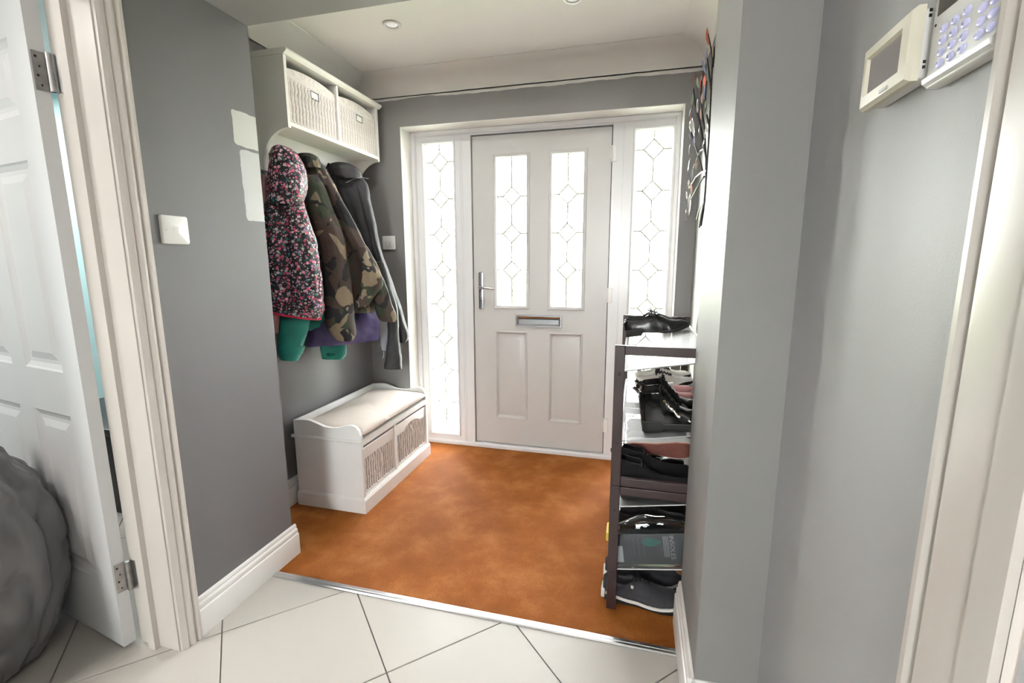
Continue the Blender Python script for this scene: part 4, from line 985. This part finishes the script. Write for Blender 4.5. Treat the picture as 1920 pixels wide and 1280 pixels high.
# insole packet leaning on the near rail, with printed card
def text_mesh(body, size, m, parent, matrix, name='lettering'):
    c = bpy.data.curves.new(name, 'FONT'); c.body = body; c.size = size; c.extrude = .0001; c.align_x = 'LEFT'
    o = bpy.data.objects.new('tmp', c); COL.objects.link(o); dg = bpy.context.evaluated_depsgraph_get(); dg.update()
    me = bpy.data.meshes.new_from_object(o.evaluated_get(dg)); bpy.data.objects.remove(o, do_unlink=True); bpy.data.curves.remove(c)
    me.transform(matrix); me.materials.clear(); me.materials.append(m)
    q = bpy.data.objects.new(name, me); COL.objects.link(q); q.parent = parent; ORG[q.name] = Vector((0, 0, 0)); return q
e1 = (Vector((1.236, -1.312, .196))-Vector((1.006, -1.312, .160))).normalized()     # along the packet
e2 = Vector((.0, .30, .95)); e2 = (e2-e1*e2.dot(e1)).normalized(); e3 = e1.cross(e2)
Rm = Matrix((e1, e2, e3)).transposed()      # local x along, y up the packet, z toward the hall
if e3.y > 0: Rm = Matrix((e1, e2, -e3)).transposed()
pk = thing('insole_packet', 'clear packet with black printed card reading INSOLES on the lowest rack shelf', 'packet', (1.004, -1.328, .1575), rot=Rm.to_euler())
card_k = mat('black_printed_card', (.035, .035, .033), .35); card_w = mat('white_card', (.72, .72, .71), .5); card_t = mat('teal_print', (.05, .22, .18), .5); lw = mat('white_print', (.75, .74, .74), .5)
MB().box(.002, .255, .004, .108, -.003, .003, .001).build('card', card_k, pk)
MB().box(-.002, .262, 0, .126, -.009, -.0075).box(-.002, .262, 0, .126, .0075, .009).build('clear_sleeve', clear_plastic, pk)
MB().box(.004, .030, .010, .066, .003, .0036).build('barcode_label', card_w, pk)
MB().rings([[(.130+.036*math.cos(a)*(1+.12*math.cos(a)), .080+(.012-.003*math.cos(2*a))*math.sin(a), z) for a in [2*PI*k/32 for k in range(32)]] for z in (.003, .0036)]).build('insole_print', card_t, pk)
for k in range(4): MB().box(.176+k*.0052, .1782+k*.0052, .03, .1, .003, .0034).build('print_line', card_w, pk)
for k in range(3): MB().box(.070+k*.018, .0715+k*.018, .03, .095, .003, .0034).build('print_line', mat('grey_print', (.2, .2, .2), .6), pk)
text_mesh('INSOLES', .0215, lw, pk, Matrix.Translation((.1985, .103, .0034)) @ Matrix.Rotation(-PI/2, 4, 'Z'))
# clear plastic bag lying over the packet
bgz = thing('clear_bag', 'crumpled clear plastic bag with yellow corner lying behind the insole packet', 'bag', (1.10, -1.24, sheet_z(1.10, 3)))
R = []
for i in range(25):
    x = .985+.28*i/24; ring = []
    for j in range(24):
        a = 2*PI*j/24; rr = 1+.25*noise.noise((x*14, math.cos(a)*1.5, math.sin(a)*1.5)); e = math.sin(PI*min(1, max(.02, i/24)))**.35
        ring.append((x, -1.222+.030*math.cos(a)*rr*e, SHELF_Z[3]+SLOPE*(x-1)+.075+.064*math.sin(a)*rr*e*(1 if math.sin(a) > 0 else 1)))
    R.append(ring)
MB().rings(R).build('film', clear_plastic, bgz, smooth='all')
MB().box(.962, 1.006, -1.29, -1.22, .222, .262, .004).build('yellow_corner', mat('yellow_film', (.70, .55, .06), .35), bgz)

# trainers on the floor under the rack
FT = [(0, .080), (.05, .092), (.14, .080), (.26, .074), (.36, .092), (.46, .094), (.58, .078), (.74, .062), (.9, .052), (1, .030)]
for n, (y, yaw, mm, lin, lab) in enumerate(((-1.292, -.03, suede_n, red_in, 'charcoal trainer with white sole on the floor under the rack, %s side'), (-1.185, .03, suede_n, red_in, 'charcoal trainer with white sole on the floor under the rack, %s side'))):
    r = place_shoe('floor_trainer', lab % ('hall', 'front-door')[n], (.958, y, .001), yaw, 0, group='charcoal trainers under the rack')
    FS = [(0, .036), (.12, .032), (.35, .022), (.6, .018), (.8, .026), (1, .034)]
    build_shoe(r, .295, .100, FT, FS, .03, .38, mm, rubber_k, WID, .006, None, lin)
    for s in (-1, 1):
        MB().rings([[(t*.295, s*(.050*lerp_tab(WID, t)*1.04+q), lerp_tab(FS, t)+dz+.006*max(0, (t-.72)/.28)**2) for q, dz in ((-.002, -.010), (.0042, -.009), (.0042, .001), (-.002, .002))] for t in [.01+.97*k/24 for k in range(25)]]).build('midsole', rubber_w, r, smooth=35)
    MB().box(-.006, .010, -.028, .028, .006, .040, .004).build('heel_cap', rubber_w, r)
    laces(r, knit_k, .295, FT, [.40, .46, .52, .58], .016, toe=.006)
    MB().box(.36*.295-.004, .36*.295+.006, -.030, -.026, .048, .078, .001).build('lace_tip', rubber_w, r)

# ------------------------------------------------------------------ metal tree wall art on the right porch wall
art = thing('wall_art', 'metal twig wall sculpture with red, blue, green and silver leaves', 'sculpture', (XR, -.75, 1.40))
stem_m = mat('blackened_wire', (.03, .028, .028), .45, .7)
AW = lambda x, y: (1240+x/3.122, 30+y/3.122)
def apt(x, y, X): return on(*AW(x, y), 'x', X)
stems = [[(222, 1235, 1.300), (235, 1160, 1.295), (252, 1090, 1.293), (268, 880, 1.296), (280, 680, 1.298), (292, 430, 1.300), (300, 250, 1.302), (285, 160, 1.300), (272, 95, 1.298)],
         [(208, 1190, 1.300), (222, 1130, 1.294), (248, 1095, 1.293)],
         [(232, 1225, 1.305), (246, 1140, 1.30), (260, 1000, 1.298), (262, 830, 1.297), (252, 640, 1.295), (238, 560, 1.29), (232, 450, 1.288), (235, 380, 1.288)],
         [(240, 905, 1.296), (222, 830, 1.288), (196, 755, 1.282), (178, 690, 1.278), (165, 630, 1.276)],
         [(262, 830, 1.297), (240, 690, 1.290), (220, 600, 1.286), (200, 520, 1.282), (175, 470, 1.278)],
         [(268, 905, 1.297), (235, 915, 1.288), (200, 945, 1.281), (178, 985, 1.276), (160, 1010, 1.274)],
         [(250, 940, 1.296), (225, 975, 1.287), (195, 1030, 1.280), (165, 1085, 1.275)],
         [(280, 640, 1.299), (262, 560, 1.296), (258, 470, 1.295), (265, 380, 1.296)],
         [(292, 430, 1.300), (280, 330, 1.298), (268, 240, 1.296)],
         [(250, 775, 1.295), (228, 790, 1.288), (205, 850, 1.281), (185, 900, 1.278)],
         [(300, 300, 1.302), (308, 240, 1.303), (310, 180, 1.303)]]
for st in stems:
    P_ = [apt(*p) for p in st]
    for p in P_: p.y = min(p.y, YB-.03)
    MB().tube(P_, [.0045-.0022*k/(len(P_)-1) for k in range(len(P_))], 6).build('stem', stem_m, art, smooth=True)
leaf_cols = {'r': mat('red_enamel_leaf', (.62, .16, .10), .35), 'b': mat('blue_enamel_leaf', (.26, .29, .44), .35), 'g': mat('green_enamel_leaf', (.42, .54, .38), .35), 'e': mat('emerald_enamel_leaf', (.08, .38, .20), .35), 'p': mat('pink_enamel_leaf', (.62, .40, .34), .35), 's': mat('silver_leaf', (.95, .95, .95), .22, .85)}
leaf_spots = [(275, 120, 'r', 80, 1.300), (270, 235, 'b', 75, 1.297), (255, 300, 'b', 75, 1.296), (305, 200, 'p', 60, 1.302), (234, 390, 'r', 75, 1.288), (258, 390, 'r', 75, 1.295), (215, 390, 'g', 55, 1.286), (168, 445, 'r', 45, 1.277), (188, 450, 'b', 55, 1.279), (203, 440, 'b', 45, 1.283), (255, 445, 'b', 65, 1.294), (178, 510, 'g', 60, 1.278), (215, 530, 's', 70, 1.285), (235, 570, 'p', 60, 1.29), (262, 530, 'g', 60, 1.296), (280, 535, 's', 70, 1.299), (165, 560, 'g', 40, 1.277), (178, 575, 'b', 40, 1.279), (160, 620, 'p', 60, 1.275), (190, 650, 's', 95, 1.280), (165, 670, 's', 65, 1.276), (113, 670, 's', 60, 1.270), (110, 735, 's', 45, 1.270), (148, 700, 'g', 45, 1.273), (150, 740, 'b', 45, 1.273), (195, 735, 'b', 60, 1.282), (262, 670, 's', 65, 1.296), (270, 650, 's', 50, 1.298), (162, 790, 's', 45, 1.276), (207, 860, 'p', 60, 1.284), (165, 870, 's', 60, 1.276), (158, 915, 's', 65, 1.275), (188, 905, 'g', 65, 1.280), (180, 935, 'b', 40, 1.279), (162, 980, 's', 45, 1.275), (178, 1005, 'p', 65, 1.278), (150, 1050, 's', 45, 1.274), (165, 1065, 's', 65, 1.275), (168, 1110, 's', 100, 1.276), (150, 1150, 's', 80, 1.274), (130, 1115, 'e', 42, 1.271), (225, 660, 's', 45, 1.288), (250, 740, 's', 40, 1.293), (272, 330, 'g', 50, 1.298), (240, 480, 'p', 50, 1.290)]
leaf_meshes = {}
for i, (x, y, c, ln_, X) in enumerate(leaf_spots):
    p = apt(x, y, X); p.y = min(p.y, YB-.035); D = (p-CAM).length; l = max(.05, min(.12, ln_/3.122*D/FPX*1.05))
    if c not in leaf_meshes:
        mb = MB(); R = []
        for k in range(9):
            t = k/8; wv = .115*math.sin(PI*t)**.9; cv = .04*math.sin(PI*t)
            R.append([(t-.5, wv, cv+.012), (t-.5, 0, cv-.015), (t-.5, -wv, cv+.012), (t-.5, -wv, cv+.028), (t-.5, 0, cv+.004), (t-.5, wv, cv+.028)])
        mb.rings(R); o = mb.build('leaf', leaf_cols[c], None, smooth=True); leaf_meshes[c] = o
    else:
        o = leaf_meshes[c].copy(); COL.objects.link(o)
    o.parent = art; rnd = random.Random(i)
    yaw_ = math.radians(-62)+rnd.uniform(-.5, .3)      # leaf blades stand out from the wall
    tilt = math.radians(90)+rnd.uniform(-.42, .42)
    o.rotation_euler = (Matrix.Rotation(yaw_, 3, 'Z') @ Matrix.Rotation(-tilt, 3, 'Y') @ Matrix.Rotation(rnd.uniform(1.1, 2.0), 3, 'X')).to_euler()
    o.scale = (l, l, l); o.location = p-Vector((XR, -.75, 1.40))
for z in (1.55, 1.85): MB().tube([(XR, -.80, z), (1.298, -.80, z)], .003, 6).build('wall_peg', stem_m, art)

# ------------------------------------------------------------------ thermostat and alarm keypad on the right hall wall
th = thing('thermostat', 'cream wall thermostat with a small grey screen beside the alarm keypad', 'thermostat', (HR, -2.155, 1.52))
TY0, TY1, TZ0, TZ1 = -2.222, -2.093, 1.480, 1.565
MB().box(1.352, HR, TY0+.003, TY1-.003, TZ0+.003, TZ1-.003, .003).build('back_box', button_w, th)
MB().ring_rect(TY0, TY1, TZ0, TZ1, [(.0, 1.358), (0, 1.350), (.004, 1.3445), (.017, 1.3425), (.0195, 1.346), (.020, 1.350)], YZ).build('bezel', cream_p, th, smooth=30)
MB().box(1.3465, 1.349, TY0+.019, TY1-.019, TZ0+.019, TZ1-.019).build('screen', mat('grey_lcd', (.30, .27, .275), .15), th)
MB().box(1.3422, 1.3432, -2.180, -2.160, TZ0+.006, TZ0+.010).build('logo_mark', mat('grey_logo', (.45, .44, .42), .4), th)
for z in (TZ0+.014, TZ1-.014):
    for k in (0, 1): MB().box(1.362, 1.365, TY0+.0024, TY0+.0031, z+k*.006, z+k*.006+.0035).build('vent_slot', dark_metal, th)
kp = thing('alarm_keypad', 'white alarm keypad with blue-lit round buttons by the door casing', 'keypad', (HR, -2.292, 1.53))
KY0, KY1, KZ0, KZ1 = -2.3535, -2.232, 1.463, 1.610
MB().box(1.360, HR, KY0, KY1, KZ0, KZ1, .006, 3).build('housing', button_w, kp, smooth=40)
MB().rings([[(1.3605-d, y, KZ0+.010+q) for d, q in ((0, -.006), (.004, -.003), (.005, .002), (0, .006))] for y in (KY0+.004, KY1-.004)]).build('lower_lip', button_w, kp, smooth=40)
MB().box(1.3592, 1.3603, KY0+.012, KY1-.012, 1.5405, 1.600).build('display_window', mat('dark_lens', (.06, .055, .05), .12), kp)
em = bpy.data.materials.new('display_text_glow'); em.use_nodes = True; _b = sock(em); _b.inputs['Base Color'].default_value = (.3, .35, .6, 1); _b.inputs['Emission Color'].default_value = (.55, .62, 1, 1); _b.inputs['Emission Strength'].default_value = 1.2
MB().box(1.3586, 1.3592, -2.282, -2.262, 1.552, 1.561).build('lit_segment', em, kp)
btn = bpy.data.materials.new('blue_lit_button'); btn.use_nodes = True; _b = sock(btn); _b.inputs['Base Color'].default_value = (.56, .56, .70, 1); _b.inputs['Roughness'].default_value = .15; _b.inputs['Emission Color'].default_value = (.42, .42, 1, 1); _b.inputs['Emission Strength'].default_value = .12
btn_k = mat('button_symbol', (.22, .22, .26), .3)
MB().lathe([(.0001, 0), (.0016, 0), (.0016, -.0008), (.0001, -.0008)], (1.3602, KY1-.010, 1.532), 'x', 12).build('status_light', dark_metal, kp)
sym_txt = ['1', '2', '3', '4', '5', '6', '7', '8', '9', '*', '0', '#']
def key(y, z, s_=''):
    b = MB().rings([[(1.3603-d, y+.0056*k*math.cos(a), z+.0044*k*math.sin(a)) for a in [2*PI*j/20 for j in range(20)]] for d, k in ((0, 1.12), (.0012, 1.1), (.0022, .98), (.003, .8), (.0033, .4))]).build('button', btn, kp, smooth=True)
    if s_:
        text_mesh(s_, .0052, btn_k, b, Matrix.Translation(Vector((1.3568, y+.0016, z-.0019))-org(kp)) @ Matrix((( 0, 0, -1, 0), (-1, 0, 0, 0), (0, 1, 0, 0), (0, 0, 0, 1))), 'button_mark')
for r_ in range(4):
    for c_ in range(3): key(-2.2615-.0195*c_, 1.5210-.0122*r_, sym_txt[r_*3+c_])
for r_ in range(4):
    for c_ in range(2): key(-2.3260-.0165*c_, 1.5240-.0122*r_)

# ------------------------------------------------------------------ grey refuse sack against the open door
sack_m = mat('grey_polythene', (.125, .125, .132), .24, var=.06, vscale=5, bump=.12, bscale=9, spec=.9, coat=.3)
bag = thing('refuse_sack', 'full grey plastic refuse sack slumped against the open white door', 'sack', (-.985, -2.165, 0))
cxb, cyb = -.985, -2.165; R = []; NB = 160
tab = [(0, .20), (.015, .235), (.10, .272), (.25, .300), (.40, .302), (.52, .270), (.60, .215), (.655, .150), (.69, .080), (.705, .045)]
for i in range(110):
    k = i/109; z = .705*(1-(1-k)**1.1); rad = lerp_tab(tab, z); ring = []
    for j in range(NB):
        a = 2*PI*j/NB; top = max(0, (z-.16)/.54)
        pl_ = (1-2*abs(math.sin(4.5*a+1.5*math.sin(2*a)+z*2))**.7)*.55+(1-2*abs(math.sin(8*a+1.3+z*4)))*.4+math.sin(23*a+2+4*z)*.12
        def rg(f, st, o): n_ = abs(noise.noise((math.cos(a)*f+z*st+o, math.sin(a)*f-z*st, z*f*.9+o))); return max(0, 1-n_*3.2)**2
        rr = rad*(1+.19*top**1.2*pl_)+.020*noise.noise((math.cos(a)*1.7, math.sin(a)*1.7, z*3.2))-.020*rg(1.6, 1.2, 3.0)-.014*rg(2.6, -2.0, 9.0)-.008*rg(4.0, 3.0, 5.0)
        x, y = cxb+rr*math.cos(a)*1.04, cyb+rr*math.sin(a)
        q = Vector((x, y, 0))-dfp; lim = -.004
        nv = Vector((-dn.x, -dn.y, 0)); dist = q.dot(dn)      # keep on the hall side of the door face
        if dist > -.006: x -= dn.x*(dist+.006); y -= dn.y*(dist+.006)
        ring.append((x, y, max(.001, (z+.012*top*pl_*.5)*1.10)))
    R.append(ring)
MB().rings(R).build('sack_body', sack_m, bag, smooth='all')
kn = MB(); 
R = []
for i in range(20):
    k = i/19; z = .755+.10*k; rad = lerp_tab([(0, .055), (.25, .034), (.45, .045), (1, .105)], k); ring = []
    for j in range(60):
        a = 2*PI*j/60; rr = rad*(1+.30*k*math.sin(7*a+k*2)+.18*math.sin(12*a+1+3*k)); ring.append((cxb+rr*math.cos(a)+.03*k, cyb+rr*math.sin(a)-.02*k, z+.03*k*math.sin(5*a)))
    R.append(ring)
kn.rings(R, cap1=False).build('gathered_neck', sack_m, bag, smooth='all')
MB().tube([(cxb+.040*math.cos(a), cyb+.040*math.sin(a), .782+.004*math.sin(3*a)) for a in [2*PI*j/24 for j in range(25)]], .008, 8).build('tie', sack_m, bag, smooth=True)
for (pxs, rad) in (([(0, 830), (15, 815), (32, 832), (45, 846), (70, 858), (105, 878)], .007),):
    P_ = []
    for u_, v_ in pxs:
        d_ = ray(u_, v_); t_ = 1.0
        for s_ in range(400):
            t_ = 1.3+s_*.005; q = CAM+d_*t_; rr = math.hypot((q.x-cxb)/1.04, q.y-cyb)
            if 0 < q.z < .77 and rr < lerp_tab(tab, q.z/1.10)+.004: break
        P_.append(q)
    if all(0 < q.z < .79 for q in P_): MB().tube(P_, rad, 8).build('fold', sack_m, bag, smooth=True)

# dark storage box in the neighbouring room, glimpsed through the hinge gap
db = thing('storage_box', 'black lidded storage box in the teal room glimpsed past the door hinges', 'box', (-1.75, -1.12, 0))
MB().box(-2.05, -1.45, -1.32, -.92, 0, .42, .012).build('box_body', outline_black, db, smooth=40)
MB().box(-2.07, -1.43, -1.34, -.90, .421, .46, .010).build('lid', outline_black, db, smooth=40)
